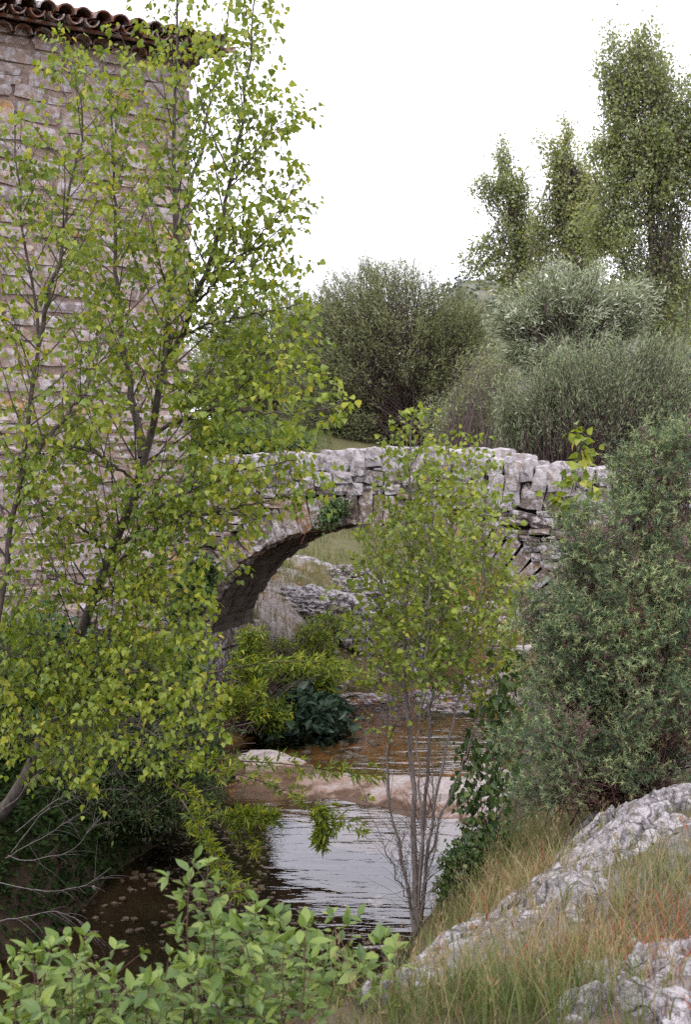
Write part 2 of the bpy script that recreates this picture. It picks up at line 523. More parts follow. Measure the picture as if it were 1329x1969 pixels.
# ------------------------------------------------------------------ terrain
_YS = [-60, -5, 2, 4, 6, 8.4, 10.4, 12.6, 14, 15.5, 17, 18.5, 20, 25, 30, 40, 60, 100, 900]
_XL = [-30, -9, -6.5, -5, -3.6, -2.25, -1.75, -1.3, -1.5, -1.7, -.8, .25, .7, 1.7, 2.5, 5, 12, 25, 300]
_YR = [-60, -5, 2, 3, 4.5, 6, 7, 8.7, 10, 11.3, 13, 15, 18, 22, 30, 40, 60, 100, 900]
_XR = [-25, -5, -3, -1.6, -.7, -.1, .2, .5, .95, 1.35, 1.75, 2.2, 2.6, 3.3, 4.9, 8, 16, 30, 310]
UPZ = 0.13
BARS = [(1.95, 17.2, 1.0, .9), (.25, 17.3, .7, .35), (2.9, 20, .8, .8), (1.2, 22, .5, .8), (3.2, 26, .9, 1.2)]   # gravel bars in the upper stream

def sm(a, b, x):
    t = np.clip((x - a) / (b - a), 0, 1)
    return t * t * (3 - 2 * t)

def H(x, y, detail=True):
    x = np.asarray(x, float); y = np.asarray(y, float)
    xl = np.interp(y, _YS, _XL); xr = np.interp(y, _YR, _XR)
    p = np.stack([x, y, np.zeros_like(x)], -1)
    if detail:
        wob = fbm(p * .9, 3, 3) * .5
        xl = xl + wob * np.clip(y / 12, .4, 2); xr = xr + fbm(p * .8 + 40, 3, 4) * .35
    wl = UPZ * sm(12.6, 13.4, y)
    dl, dr = xl - x, x - xr
    din = np.minimum(-dl, -dr)
    bed = wl - .03 - np.minimum(np.where(y < 12.8, .42, .12), np.maximum(din, 0) * .45)
    # left bank
    tl = sm(13, 18, y)
    AL = 1.15 * (1 - tl) + (1.5) * tl
    kL = 4.0 * (1 - tl) + 1.0 * tl
    d = np.maximum(dl, 0)
    mead = sm(18, 28, y)
    zl = wl + AL * (1 - np.exp(-d * kL)) + .10 * d * (1 - mead) + mead * (.20 * np.clip(d - 3, 0, 14) + .034 * np.clip(y - 26, 0, 60))
    # right bank
    k = np.interp(y, [4.5, 8, 12], [1.7, .72, .85])
    d = np.maximum(dr, 0)
    far = sm(17, 26, y)
    zr = wl + (1.8 * (1 - far) + 1.3 * far) * (1 - np.exp(-d * (k * (1 - far) + .45 * far))) + .05 * np.clip(d - 3, 0, 40) + far * .025 * np.clip(y - 26, 0, 60)
    for bx, by, rx_, ry_ in BARS:
        q = ((x - bx) / rx_) ** 2 + ((y - by) / ry_) ** 2
        bed = np.maximum(bed, wl + .09 * (1 - q) - .03)
    z = np.where(dl > 0, zl, np.where(dr > 0, zr, bed))
    if detail:
        out = np.clip(np.maximum(dl, dr) * 2, 0, 1)
        z = z + fbm(p * 1.3, 4, 11) * (.04 + .16 * out) + fbm(p * 6, 3, 12) * (.03 + .04 * out)
        z = z + fbm(p * .12, 2, 13) * np.clip((y - 25) / 20, 0, 1) * 1.0
    return z

def ground_hit(px, py):
    Y = np.linspace(2.5, 80, 6000)
    X = (px - CX) / F * Y; Z = CAMZ - (py - HY) / F * Y
    hit = np.nonzero(Z <= H(X, Y))[0]
    i = hit[0] if len(hit) else -1
    return np.array([X[i], Y[i], H(X[i:i + 1], Y[i:i + 1])[0]])

def axis_samples(lo, hi, step, far, growth):
    a = list(np.arange(lo, hi, step)); s = step
    while a[-1] < far: s *= growth; a.append(a[-1] + s)
    b = []; s = step; c = lo
    while c > -far: s *= growth; c -= s; b.append(c)
    return np.array(b[::-1] + a)

gx = axis_samples(-4.0, 4.2, .07, 1400, 1.17)
gy = np.concatenate([[-800, -300, -120, -60, -30, -15, -8, -4, -2, 0, 1], np.arange(2.2, 19, .085), np.arange(19, 34, .18)])
s = .18; yy = [gy[-1]]
while yy[-1] < 1600: s *= 1.09; yy.append(yy[-1] + s)
gy = np.concatenate([gy, yy[1:]])
GX, GY = np.meshgrid(gx, gy)
GZ = H(GX, GY)
nx, ny = len(gx), len(gy)
idx = (np.arange(ny - 1)[:, None] * nx + np.arange(nx - 1)[None, :])
quads = np.stack([idx, idx + 1, idx + nx + 1, idx + nx], -1).reshape(-1, 4)
mb = MB(); mb.add(np.stack([GX, GY, GZ], -1), quads)
ground = mb.build('ground', M['ground'], smooth=True, kind='structure')
# base colours of the soil by zone
xl = np.interp(GY, _YS, _XL); xr = np.interp(GY, _YR, _XR)
c = np.zeros(GX.shape + (3,))
pp = np.stack([GX, GY, GZ], -1)
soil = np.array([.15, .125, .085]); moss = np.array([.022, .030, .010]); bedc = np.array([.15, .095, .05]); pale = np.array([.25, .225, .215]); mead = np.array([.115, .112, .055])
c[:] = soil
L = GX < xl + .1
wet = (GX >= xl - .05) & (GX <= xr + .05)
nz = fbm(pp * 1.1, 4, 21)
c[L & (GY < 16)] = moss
bd = np.where((nz > .02)[..., None], np.array([.075, .056, .038]), np.array([.040, .032, .022]))
bd = np.where((GY > 12.8)[..., None], bd * np.array([4.4, 3.2, 2.1]), bd * .75)
c = np.where(wet[..., None], bd, c)
bankrock = L & (GY >= 16) & (GY < 27)
c = np.where((bankrock & (nz > .1))[..., None], pale, np.where((bankrock & (nz <= .1))[..., None], np.array([.12, .10, .055]), c))
fm = ((GY >= 24) & ~wet)
mt = np.clip(sm(22, 27, GY) * (1 - 0), 0, 1)
c = np.where((~wet)[..., None], c * (1 - mt[..., None]) + mead * mt[..., None], c)
R = (GX > xr) & (GY < 20)
c = np.where((R & (nz > .03))[..., None], pale * .8, c)
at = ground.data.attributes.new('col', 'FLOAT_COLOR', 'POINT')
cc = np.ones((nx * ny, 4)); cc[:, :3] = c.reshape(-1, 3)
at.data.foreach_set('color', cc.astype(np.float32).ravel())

def water_sheet(name, xs, ys, z):
    X, Y = np.meshgrid(xs, ys)
    i = (np.arange(len(ys) - 1)[:, None] * len(xs) + np.arange(len(xs) - 1)[None, :])
    q = np.stack([i, i + 1, i + len(xs) + 1, i + len(xs)], -1).reshape(-1, 4)
    Z = np.full_like(X, z)
    mb = MB(); mb.add(np.stack([X, Y, Z], -1), q)
    return mb.build(name, M['water'], smooth=True, kind='structure')
water_sheet('water', np.linspace(-12, 2.2, 30), np.linspace(-6, 13.25, 40), 0.0)
water_sheet('water', np.linspace(-2.2, 14, 30), np.linspace(12.95, 60, 60), UPZ)

# far hill on the right, with scrub in clumps on it
def hill_h(x, y):
    p = np.stack([x, y, 0 * x], -1)
    b = sm(2, 30, x) * (1 - sm(150, 320, x) * .6) * np.exp(-((y - 320) / 75) ** 2 * 1.2) * 57
    return b - 3 + fbm(p * .02, 4, 31) * 12 * np.clip(b / 20, 0, 1)
hx = np.linspace(-60, 260, 80); hy = np.linspace(170, 480, 60)
HX, HYY = np.meshgrid(hx, hy)
i = (np.arange(59)[:, None] * 80 + np.arange(79)[None, :])
mb = MB(); mb.add(np.stack([HX, HYY, hill_h(HX, HYY)], -1), np.stack([i, i + 1, i + 81, i + 80], -1).reshape(-1, 4))
mh, nt, out = new_mat('hill_ground')
nn = noise(nt, wpos(nt), .12, 6, .7)
principled(nt, out, ramp(nt, nn, [(.35, (.07, .09, .055)), (.55, (.14, .14, .10)), (.7, (.24, .225, .20))]), .95, .1)
mb.build('hill', mh, smooth=True, kind='structure')
mb = MB()
n = 500
hxp = rng.uniform(0, 140, n); hyp = rng.uniform(210, 330, n)
cl = np.stack([hxp, hyp, hill_h(hxp, hyp) + .8], -1)
sz = rng.uniform(1.2, 3.2, n)
k = 36
pos = (cl[:, None, :] + rdir(n * k).reshape(n, k, 3) * sz[:, None, None] * rng.uniform(.5, 1, (n, k, 1)) * np.array([1, 1, .8])).reshape(-1, 3)
mhs = leaf_mat('hill_scrub', [(0, (.05, .075, .06)), (1, (.12, .145, .10))], .1)
add_leaves(mb, 'rhomb', pos, rdir(n * k), rdir(n * k), 1.1, np.clip(np.repeat(rng.random(n), k) + rng.normal(0, .15, n * k), 0, 1))
tag(mb.build('scrub', mhs), 'dark scrub scattered over the pale distant hillside', 'scrub', kind='stuff')

# ------------------------------------------------------------------ stone meshes
def stone_variant(name, mat, n=3, rough=.10, seed=0, squash=.75, rnd=0.0):
    """unit rough block (+-.5) with knocked-off corners; n segments per edge"""
    r = np.random.default_rng(seed)
    lin = np.linspace(-.5, .5, n + 1)
    vs = {}; V = []; Fq = []
    def vid(p):
        k = tuple(np.round(p, 4))
        if k not in vs: vs[k] = len(V); V.append(p)
        return vs[k]
    for ax in range(3):
        for sgn in (-.5, .5):
            for i in range(n):
                for j in range(n):
                    q = []
                    for a, b in ((lin[i], lin[j]), (lin[i + 1], lin[j]), (lin[i + 1], lin[j + 1]), (lin[i], lin[j + 1])):
                        p = np.zeros(3); p[ax] = sgn; p[(ax + 1) % 3] = a; p[(ax + 2) % 3] = b
                        q.append(vid(p))
                    Fq.append(q if sgn > 0 else q[::-1])
    V = np.array(V)
    sph = nrm(V) * .62
    V = V * squash + sph * (1 - squash)
    V = V + (np.stack([fbm(V * 2.2 + r.uniform(0, 99) + 31 * k, 3) for k in range(3)], -1)) * rough * 3
    V = V + r.normal(0, rough * .12, V.shape)
    mb = MB(); mb.add(V, np.array(Fq), rnd)
    return mb.mesh(name, [mat], smooth=False)

# ------------------------------------------------------------------ bridge
BA = math.radians(18)
E = np.array([math.cos(BA), -math.sin(BA), 0]); Nn = np.array([math.sin(BA), math.cos(BA), 0]); BC = np.array([.24, 14.5, 0])
BW, S_, R_, ZS = 1.7, 2.14, 1.49, 1.19
def B(u, v, z):
    u, v, z = np.broadcast_arrays(np.asarray(u, float), np.asarray(v, float), np.asarray(z, float))
    return BC + u[..., None] * E + v[..., None] * Nn + np.stack([0 * z, 0 * z, z], -1)
def ztop(u):
    return np.interp(u, [-4, -2, 0, 1, 1.7, 2.1, 2.75, 4, 6.5], [3.44, 3.47, 3.55, 3.53, 3.42, 3.36, 3.29, 3.1, 2.75])
bridge = thing('stone_bridge', 'old humped stone footbridge with one round arch over the stream', 'bridge', tuple(B(0, 1.1, 0)))
mb = MB()
us = np.concatenate([np.linspace(-3.6, -S_ - .0001, 8), np.linspace(-S_, S_, 60), np.linspace(S_ + .0001, 7, 12)])
inside = np.abs(us) <= S_
zb = np.where(inside, ZS + R_ * np.sqrt(np.clip(1 - (us / S_) ** 2, 0, 1)) + .03, -.6)
zt = ztop(us) - .38
f0, f1 = .15, BW - .15
K = len(us)
vv = np.concatenate([B(us, f0, zb), B(us, f0, zt), B(us, f1, zb), B(us, f1, zt)])
i = np.arange(K - 1)
keep = ~((np.abs(us[:-1]) > S_) ^ (np.abs(us[1:]) > S_))
q = [np.stack([i, i + 1, K + i + 1, K + i], -1), np.stack([2 * K + i + 1, 2 * K + i, 3 * K + i, 3 * K + i + 1], -1),
     np.stack([K + i, K + i + 1, 3 * K + i + 1, 3 * K + i], -1), np.stack([i + 1, i, 2 * K + i, 2 * K + i + 1], -1)]
mb.add(vv, [q[0], q[1], q[2], q[3]])
# abutment walls inside the opening below the springing
for sg in (-1, 1):
    a = [B(sg * S_, f0, -.6), B(sg * S_, f1, -.6), B(sg * S_, f1, ZS + .03), B(sg * S_, f0, ZS + .03)]
    mb.add(np.array(a), np.array([[0, 1, 2, 3] if sg < 0 else [3, 2, 1, 0]]))
mb.build('core', M['bridge_mortar'], bridge)

BV = [stone_variant('stone', M['bridge_stone'], 3, .055, 100 + k, .86) for k in range(14)]
DV = [stone_variant('stone', M['dry_stone'], 3, .075, 130 + k, .72) for k in range(14)]
CV = [stone_variant('coping_stone', M['coping_stone'], 4, .085, 160 + k, .70) for k in range(12)]
VV = [stone_variant('voussoir', M['bridge_stone'], 3, .06, 190 + k, .85) for k in range(10)]

def bstone(name, ms, u, v, z, w, d, h, roll=0., yaw=0.):
    """stone centred at (u, v, z) on the bridge, size w along, d through, h tall; roll turns it in the face plane"""
    ca, sa = math.cos(roll), math.sin(roll)
    up = np.array([0, 0, 1.0])
    e2 = E * math.cos(yaw) + Nn * math.sin(yaw); n2 = np.cross(up, e2)
    xa = (e2 * ca + up * sa); za = (-e2 * sa + up * ca)
    return inst(name, ms[rng.integers(len(ms))], bridge, mat_from(xa * w, n2 * d, za * h, B(u, v, z)))

# voussoirs round the near arch edge
ths = []
th = .02
while th < math.pi:
    st = rng.uniform(.055, .10)
    ths.append((th + st / 2, st)); th += st
for th, st in ths:
    u, z = -S_ * math.cos(th), ZS + R_ * math.sin(th)
    nu, nzv = -math.cos(th) / S_, math.sin(th) / R_
    L_ = math.hypot(nu, nzv); nu /= L_; nzv /= L_
    tl = st * math.hypot(S_ * math.sin(th), R_ * math.cos(th))
    hgt = rng.uniform(.30, .42)
    bstone('voussoir', VV, u + nu * (hgt / 2 - .01), .17 + rng.uniform(-.03, .02), z + nzv * (hgt / 2 - .01), tl * .97, .40, hgt * 1.04, math.atan2(-nu, nzv) + rng.uniform(-.03, .03))

# spandrel courses
def in_extrados(u, z):
    return (z > ZS and (u / (S_ + .34)) ** 2 + ((z - ZS) / (R_ + .34)) ** 2 < 1) or (z <= ZS and abs(u) < S_)
z = .12
while z < 3.1:
    h = rng.uniform(.055, .12)
    u = -2.95 + rng.uniform(0, .2)
    while u < 4.6:
        dry = u > 1.0
        w = rng.uniform(.16, .34) if dry else rng.uniform(.18, .46)
        zt_ = ztop(u + w / 2) - .54
        hh = h * (rng.uniform(.8, 1.25) if dry else rng.uniform(.92, 1.0))
        zc = z + h / 2 + (rng.uniform(-.02, .02) if dry else 0)
        corners = [in_extrados(a, b) for a in (u + .03, u + w - .03) for b in (zc - hh / 2, zc + hh / 2)]
        ua, ub = u, u + w
        if sum(corners) >= 1 and zc > ZS and zc < ZS + R_ + .33:      # trim against the arch ring
            ue = (S_ + .33) * math.sqrt(max(0, 1 - ((zc - ZS) / (R_ + .34)) ** 2))
            if u + w / 2 < 0: ub = min(ub, -ue)
            else: ua = max(ua, ue)
        ww_ = ub - ua
        if ww_ > .045 and (zc > ZS or sum(corners) == 0) and not in_extrados((ua + ub) / 2, zc) and zc < zt_:
            w_full, w = w, ww_
            bstone('stone', DV if dry else BV, (ua + ub) / 2, .12 + rng.uniform(-.035, .03), zc, w * (1.0 if dry else .98), .34, hh * (1.08 if dry else .97), rng.normal(0, .10 if dry else .025))
            w = w_full
        u += w + (.004 if dry else .014)
    z += h + .008

# parapet: a course of big blocks, then rough upright coping stones; the far parapet only coping
u = -2.6
while u < 6.2:
    big = u > .9 and rng.random() < .55
    w = rng.uniform(.18, .34) if big else rng.uniform(.12, .28)
    zt_ = ztop(u + w / 2)
    if big:
        bstone('parapet_stone', CV if rng.random() < .5 else DV, u + w / 2, .15 + rng.uniform(-.05, .03), zt_ - .40 + rng.uniform(-.03, .03), w * .98, .36, rng.uniform(.25, .34), rng.normal(0, .14))
    else:
        h1 = rng.uniform(.09, .17)
        bstone('parapet_stone', DV if rng.random() < .75 else CV, u + w / 2, .15 + rng.uniform(-.04, .03), zt_ - .53 + h1 / 2, w * .98, .36, h1 * 1.02, rng.normal(0, .08))
        bstone('parapet_stone', DV if rng.random() < .6 else CV, u + w / 2, .15 + rng.uniform(-.04, .03), zt_ - .53 + h1 + (.27 - h1) / 2, w * .98, .36, (.27 - h1) * 1.02, rng.normal(0, .08))
    u += w
u = -2.6
while u < 6.2:
    w = rng.uniform(.08, .19)
    h = rng.uniform(.20, .31)
    zt_ = ztop(u + w / 2)
    bstone('coping_stone', CV, u + w / 2, .18 + rng.uniform(-.05, .05), zt_ - h * .5 - .01 + rng.uniform(-.03, .03), w * 1.04, rng.uniform(.34, .46), h * 1.05, rng.normal(-.14, .15), rng.normal(0, .12))
    u += w * .98
u = -2.4
while u < 6.2:
    w = rng.uniform(.16, .30)
    h = rng.uniform(.24, .38)
    bstone('coping_stone', CV, u + w / 2, BW - .18 + rng.uniform(-.05, .05), ztop(u) - h * .5 + rng.uniform(-.02, .04), w * 1.15, .42, h * 1.1, rng.normal(0, .15), rng.normal(0, .1))
    u += w * .97
# soffit lining: rows of stones along the barrel, joined
mb = MB()
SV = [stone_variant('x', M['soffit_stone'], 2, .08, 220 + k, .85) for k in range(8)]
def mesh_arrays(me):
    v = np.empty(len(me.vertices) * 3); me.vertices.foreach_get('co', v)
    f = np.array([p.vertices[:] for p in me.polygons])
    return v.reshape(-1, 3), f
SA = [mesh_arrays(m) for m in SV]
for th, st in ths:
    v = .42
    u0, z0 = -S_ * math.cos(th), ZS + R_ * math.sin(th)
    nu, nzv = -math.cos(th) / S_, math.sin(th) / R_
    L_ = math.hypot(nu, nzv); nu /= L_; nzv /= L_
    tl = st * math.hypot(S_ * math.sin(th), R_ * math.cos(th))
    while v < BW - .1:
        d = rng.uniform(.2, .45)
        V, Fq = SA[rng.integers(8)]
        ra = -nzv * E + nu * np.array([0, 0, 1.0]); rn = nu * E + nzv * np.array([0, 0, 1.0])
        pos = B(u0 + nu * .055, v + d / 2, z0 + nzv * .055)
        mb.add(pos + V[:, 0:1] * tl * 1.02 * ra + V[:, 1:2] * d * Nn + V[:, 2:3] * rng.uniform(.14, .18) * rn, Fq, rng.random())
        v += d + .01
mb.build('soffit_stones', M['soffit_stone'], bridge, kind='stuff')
for m in SV: bpy.data.meshes.remove(m)
mb = MB()
for sg in (-1, 1):     # coursed lining of the two abutments
    z = -.2
    while z < ZS:
        h = rng.uniform(.14, .24); v = .02
        while v < BW - .05:
            d = rng.uniform(.25, .5)
            V, Fq = SA[rng.integers(8)]
            pos = B(sg * (S_ + .03), v + d / 2, z + h / 2)
            mb.add(pos + V[:, 0:1] * .2 * E + V[:, 1:2] * d * Nn + V[:, 2:3] * h * np.array([0, 0, 1.0]), Fq, rng.random())
            v += d + .01
        z += h + .01
mb.build('abutment_stones', M['bridge_stone'], bridge, kind='stuff')
# footpath of trodden earth across the bridge
mb = MB()
us2 = np.linspace(-3.6, 7, 60)
pz = ztop(us2) - .375
mb.add(np.concatenate([B(us2, .3, pz), B(us2, BW - .3, pz)]), np.stack([np.arange(59), np.arange(59) + 1, np.arange(59) + 61, np.arange(59) + 60], -1))
mb.build('deck', M['tower_mortar'], bridge)

# ------------------------------------------------------------------ tower
TC = np.array([-1.9, 15.0, 0]); TA = math.radians(30)
TE = np.array([-math.cos(TA), -math.sin(TA), 0]); TN = np.array([-math.sin(TA), math.cos(TA), 0])   # along the front (to the left), into the wall
ZE = 8.3
def T(s, d, z): return TC + s * TE + d * TN + np.array([0, 0, z])
tower = thing('mill_tower', 'tall square rubble stone tower under a clay tiled roof', 'building', tuple(T(2.6, 2, .5)))
mb = MB()
c8 = np.array([T(.04, .0, -.5), T(5.2, .0, -.5), T(5.2, 4.2, -.5), T(.04, 4.2, -.5), T(.04, .0, ZE), T(5.2, .0, ZE), T(5.2, 4.2, ZE + 1.0), T(.04, 4.2, ZE + 1.0)])
mb.add(c8, np.array([[0, 1, 5, 4], [1, 2, 6, 5], [2, 3, 7, 6], [3, 0, 4, 7], [4, 5, 6, 7]]))
mb.build('wall', M['tower_mortar'], tower)
TV = [stone_variant('stone', M['tower_stone'], 3, .085, 300 + k, .80) for k in range(18)]
TAr = [mesh_arrays(m) for m in TV]
cells = []
z = .25
while z < ZE - .02:
    h = min(rng.uniform(.12, .27), ZE - z)
    s0 = -.03
    while s0 < 5.2:
        w = rng.uniform(.22, .62) if s0 > 0 else rng.uniform(.35, .7)
        # some courses split in two thin stones
        if rng.random() < .25 and h > .16:
            cells.append((s0, z, w, h * .48)); cells.append((s0, z + h * .52, w, h * .48))
        else:
            cells.append((s0, z, w, h))
        s0 += w + rng.uniform(.015, .04)
    z += h + rng.uniform(.012, .03)
vis = []
for ce in cells:
    p = T(ce[0] + ce[2] / 2, 0, ce[1] + ce[3] / 2)
    px, py = CX + F * p[0] / p[1], HY + F * (CAMZ - p[2]) / p[1]
    vis.append((0 if (px > 0 and 0 < py < 1230) else 1) * 1000 - ce[2] * ce[3])
order = np.argsort(vis)
mb = MB()
for rank, ci in enumerate(order):
    s0, z, w, h = cells[ci]
    k = rng.integers(18)
    dd = .20 + rng.uniform(-.012, .03)
    ca = rng.normal(0, .045)
    h = h * rng.uniform(.72, 1.12); w = w * rng.uniform(.88, 1.04)
    cen = T(s0 + w / 2, .075 + rng.uniform(-.012, .02), z + h / 2 + .06 * math.sin(s0 * 1.7 + z * .6) * math.sin(z * 2.1) + rng.uniform(-.03, .03))
    xa = -TE * math.cos(ca) + np.array([0, 0, math.sin(ca)]); za = TE * math.sin(ca) + np.array([0, 0, math.cos(ca)])
    if rank < 299:
        inst('stone', TV[k], tower, mat_from(xa * w * 1.02, TN * dd, za * h * 1.02, cen))
    else:
        V, Fq = TAr[k]
        mb.add(cen + V[:, 0:1] * w * 1.02 * xa + V[:, 1:2] * dd * TN + V[:, 2:3] * h * 1.02 * za, Fq, rng.random())
# right flank of the tower, turned away from the camera
z = .25
while z < ZE:
    h = rng.uniform(.12, .24); d = .3
    while d < 4.2:
        w = rng.uniform(.25, .6); V, Fq = TAr[rng.integers(18)]
        mb.add(T(.06, d + w / 2, z + h / 2) + V[:, 0:1] * w * TN + V[:, 1:2] * .2 * TE + V[:, 2:3] * h * np.array([0, 0, 1.0]), Fq, rng.random())
        d += w + .02
    z += h + .02
mb.build('rubble_stones', M['tower_stone'], tower, kind='stuff')
# roof: boards, then half-round clay tiles running up the slope
SL = math.radians(15)
RD = TN * math.cos(SL) + np.array([0, 0, math.sin(SL)])      # up the slope
RU = np.cross(-TE, RD) if np.cross(-TE, RD)[2] > 0 else -np.cross(-TE, RD)
def half_tile(length, r0, r1, convex, thick=.016, nseg=8):
    """half-round tile along +y, open side down when convex"""
    an = np.linspace(0, math.pi, nseg + 1)
    V = []; 
    for y, r in ((0, r0), (length, r1)):
        for rr in (r, r - thick):
            for a in an: V.append((rr * math.cos(a), y, rr * math.sin(a) * (1 if convex else -1)))
    V = np.array(V); k = nseg + 1; i = np.arange(nseg)
    fs = [np.stack([i, i + 1, 2 * k + i + 1, 2 * k + i], -1), np.stack([k + i + 1, k + i, 3 * k + i, 3 * k + i + 1], -1),
          np.stack([i + 1, i, k + i, k + i + 1], -1), np.stack([2 * k + i, 2 * k + i + 1, 3 * k + i + 1, 3 * k + i], -1)]
    mb = MB(); mb.add(V, fs, 0.0)
    return mb.mesh('roof_tile', [M['roof_tile']], smooth=False)
tile_cover = half_tile(.46, .105, .085, True); tile_pan = half_tile(.46, .085, .105, False)
mb = MB()
s0, s1, d0, d1, t = -.40, 5.5, -.30, 4.5, .03
rp = lambda s, d, up: T(s, 0, ZE + .02) + RD * d + RU * up
b8 = np.array([rp(s0, d0, 0), rp(s1, d0, 0), rp(s1, d1, 0), rp(s0, d1, 0), rp(s0, d0, t), rp(s1, d0, t), rp(s1, d1, t), rp(s0, d1, t)])
mb.add(b8, np.array([[0, 3, 2, 1], [4, 5, 6, 7], [0, 1, 5, 4], [1, 2, 6, 5], [2, 3, 7, 6], [3, 0, 4, 7]]))
mb.build('roof', M['roof_tile'], tower)
VA, FA = mesh_arrays(tile_cover); VP, FP = mesh_arrays(tile_pan)
mb = MB()
col = 0
s = -.36
while s < 5.4:
    for row in range(10):
        d = d0 - .15 + row * .40
        jit = rng.normal(0, .02)
        for me, ds, up, (V, Fq) in ((tile_pan, 0, .125, (VP, FP)), (tile_cover, .105, .14, (VA, FA))):
            o = rp(s + ds + rng.normal(0, .006), d + jit, up + row * .006)
            if row == 0:
                inst('roof_tile', me, tower, mat_from(-TE, RD, RU, o))
            else:
                mb.add(o + V[:, 0:1] * -TE + V[:, 1:2] * RD + V[:, 2:3] * RU, Fq, rng.random())
    s += .21
mb.build('roof_tiles', M['roof_tile'], tower, kind='stuff')
# two corbelled rows of tiles under the eave
for r_, (dep, zz) in enumerate(((-.30, ZE - .02), (-.15, ZE - .15))):
    s = -.10
    while s < 5.2:
        o = T(s + (r_ * .1), dep + rng.normal(0, .012), zz)
        inst('eave_tile', tile_cover, tower, mat_from(-TE, TN, np.array([0, 0, 1.0]), o))
        s += .225

# ------------------------------------------------------------------ rocks
def outcrop(name, label, pts, hts, mat, nu=220, nv=44, rough=.05, ledge=False, seed=0, sink=.10, group=None):
    """rugged rock following the ground; pts world (x, y, halfwidth)"""
    pts = np.array(pts, float)
    c = resample(np.column_stack([pts[:, 0], pts[:, 1], pts[:, 2]]), nu)
    hh = np.interp(np.linspace(0, 1, nu), np.linspace(0, 1, len(hts)), hts)
    t = np.gradient(c[:, :2], axis=0); t = t / np.linalg.norm(t, axis=1, keepdims=True)
    side = np.stack([-t[:, 1], t[:, 0]], 1)
    v = np.linspace(-1, 1, nv)
    wob = 1 + (1.2 if ledge else .6) * fbm(np.stack([np.linspace(0, 1, nu) * 9, np.full(nu, seed * 3.1), 0 * hh], -1), 3, seed)
    wob2 = 1 + (1.2 if ledge else .6) * fbm(np.stack([np.linspace(0, 1, nu) * 9, np.full(nu, seed * 5.7 + 9), 0 * hh], -1), 3, seed)
    ww = np.where(v[None, :] > 0, wob[:, None], wob2[:, None]) * c[:, 2:3]
    XY = c[:, None, :2] + side[:, None, :] * (v[None, :] * ww)[..., None]
    x, y = XY[..., 0], XY[..., 1]
    p = np.stack([x, y, 0 * x], -1)
    ends = np.clip(np.minimum(np.linspace(0, 1, nu), np.linspace(1, 0, nu)) * 12, 0, 1)[:, None]
    if ledge:
        z = -.10 + .25 * (.5 * sm(-1.0, .6, v) + .5 * np.clip((v + 1) / 1.6, 0, 1))[None, :] - .40 * sm(.82, 1, v)[None, :] + 0 * x
        z = z * 1.0 - .12 * (1 - ends) + hh[:, None]
        q = z + fbm(p * 1.1, 4, seed) * .13 + (worley(p * np.array([1.6, 2.2, 1]), seed)[2] - .5) * .09
        z = q * .45 + .55 * (np.floor(q / .055) * .055 + .055 * sm(.55, 1, (q / .055) % 1)) + fbm(p * 7, 4, seed + 2) * .03
    else:
        prof = np.sqrt(np.clip(1 - v ** 2, 0, 1))[None, :] * ends
        f1, f2, cid = worley(p * np.array([4.2, 4.2, 1]) + fbm(p * 4, 3, 5)[..., None] * 1.6, seed)
        z = H(x, y) - sink + prof * (hh[:, None] + sink) + prof * ((cid - .62) * rough * 3.0 - rough * np.exp(-(f2 - f1) * 14) * 1.2 + fbm(p * 4, 5, seed, .66) * rough * 2.2 + (ridge(p * 18, 3, seed + 4) - .6) * rough * .8)
    i = (np.arange(nu - 1)[:, None] * nv + np.arange(nv - 1)[None, :])
    V = np.stack([x, y, z], -1)
    mb = MB(); mb.add(V, np.stack([i, i + nv, i + nv + 1, i + 1], -1).reshape(-1, 4), 0.0)
    o = mb.build(name, mat, smooth=False)
    return tag(o, label, 'rock', group)

G = lambda *a: [ground_hit(px, py) for px, py in a]
def gpath(lst): return [(*ground_hit(px, py)[:2], w) for px, py, w in lst]
outcrop('limestone_outcrop', 'long ribbon of rugged white limestone rising from the pool edge to the juniper', gpath([(765, 1860, .16), (850, 1825, .36), (940, 1790, .40), (1030, 1740, .32), (1110, 1680, .30), (1190, 1605, .46), (1260, 1550, .6), (1400, 1490, .7)]), [.03, .045, .045, .04, .04, .05, .06, .06], M['limestone'], 420, 100, .05, seed=3)
outcrop('limestone_outcrop', 'white limestone slab in the grass at the bottom right corner', gpath([(1080, 1985, .12), (1160, 1940, .26), (1240, 1900, .36), (1330, 1850, .4), (1420, 1810, .4)]), [.03, .04, .05, .05, .04], M['limestone'], 240, 90, .045, seed=8)
outcrop('limestone_outcrop', 'small pale rock patch half hidden under the leafy bush in front', gpath([(640, 1955, .08), (720, 1915, .16), (800, 1880, .18), (850, 1850, .10)]), [.03, .05, .05, .03], M['limestone'], 120, 44, .03, seed=12)
def zl_pt(px, py, z, w):
    Y = (CAMZ - z) * F / (py - HY); return ((px - CX) / F * Y, Y, w)
outcrop('rock_ledge', 'smooth pink and white limestone shelf crossing the stream below the arch', [(-1.55, 13.7, .55), (-1.22, 13.5, .6), (-.57, 13.0, .65), (-.08, 12.6, .75), (.44, 12.3, .85), (.94, 12.1, 1.05), (1.43, 12, 1.1), (1.95, 12, 1.1)], [.05, .03, -.03, -.05, -.03, 0, .02, .04], M['ledge_stone'], 300, 90, ledge=True, seed=21)

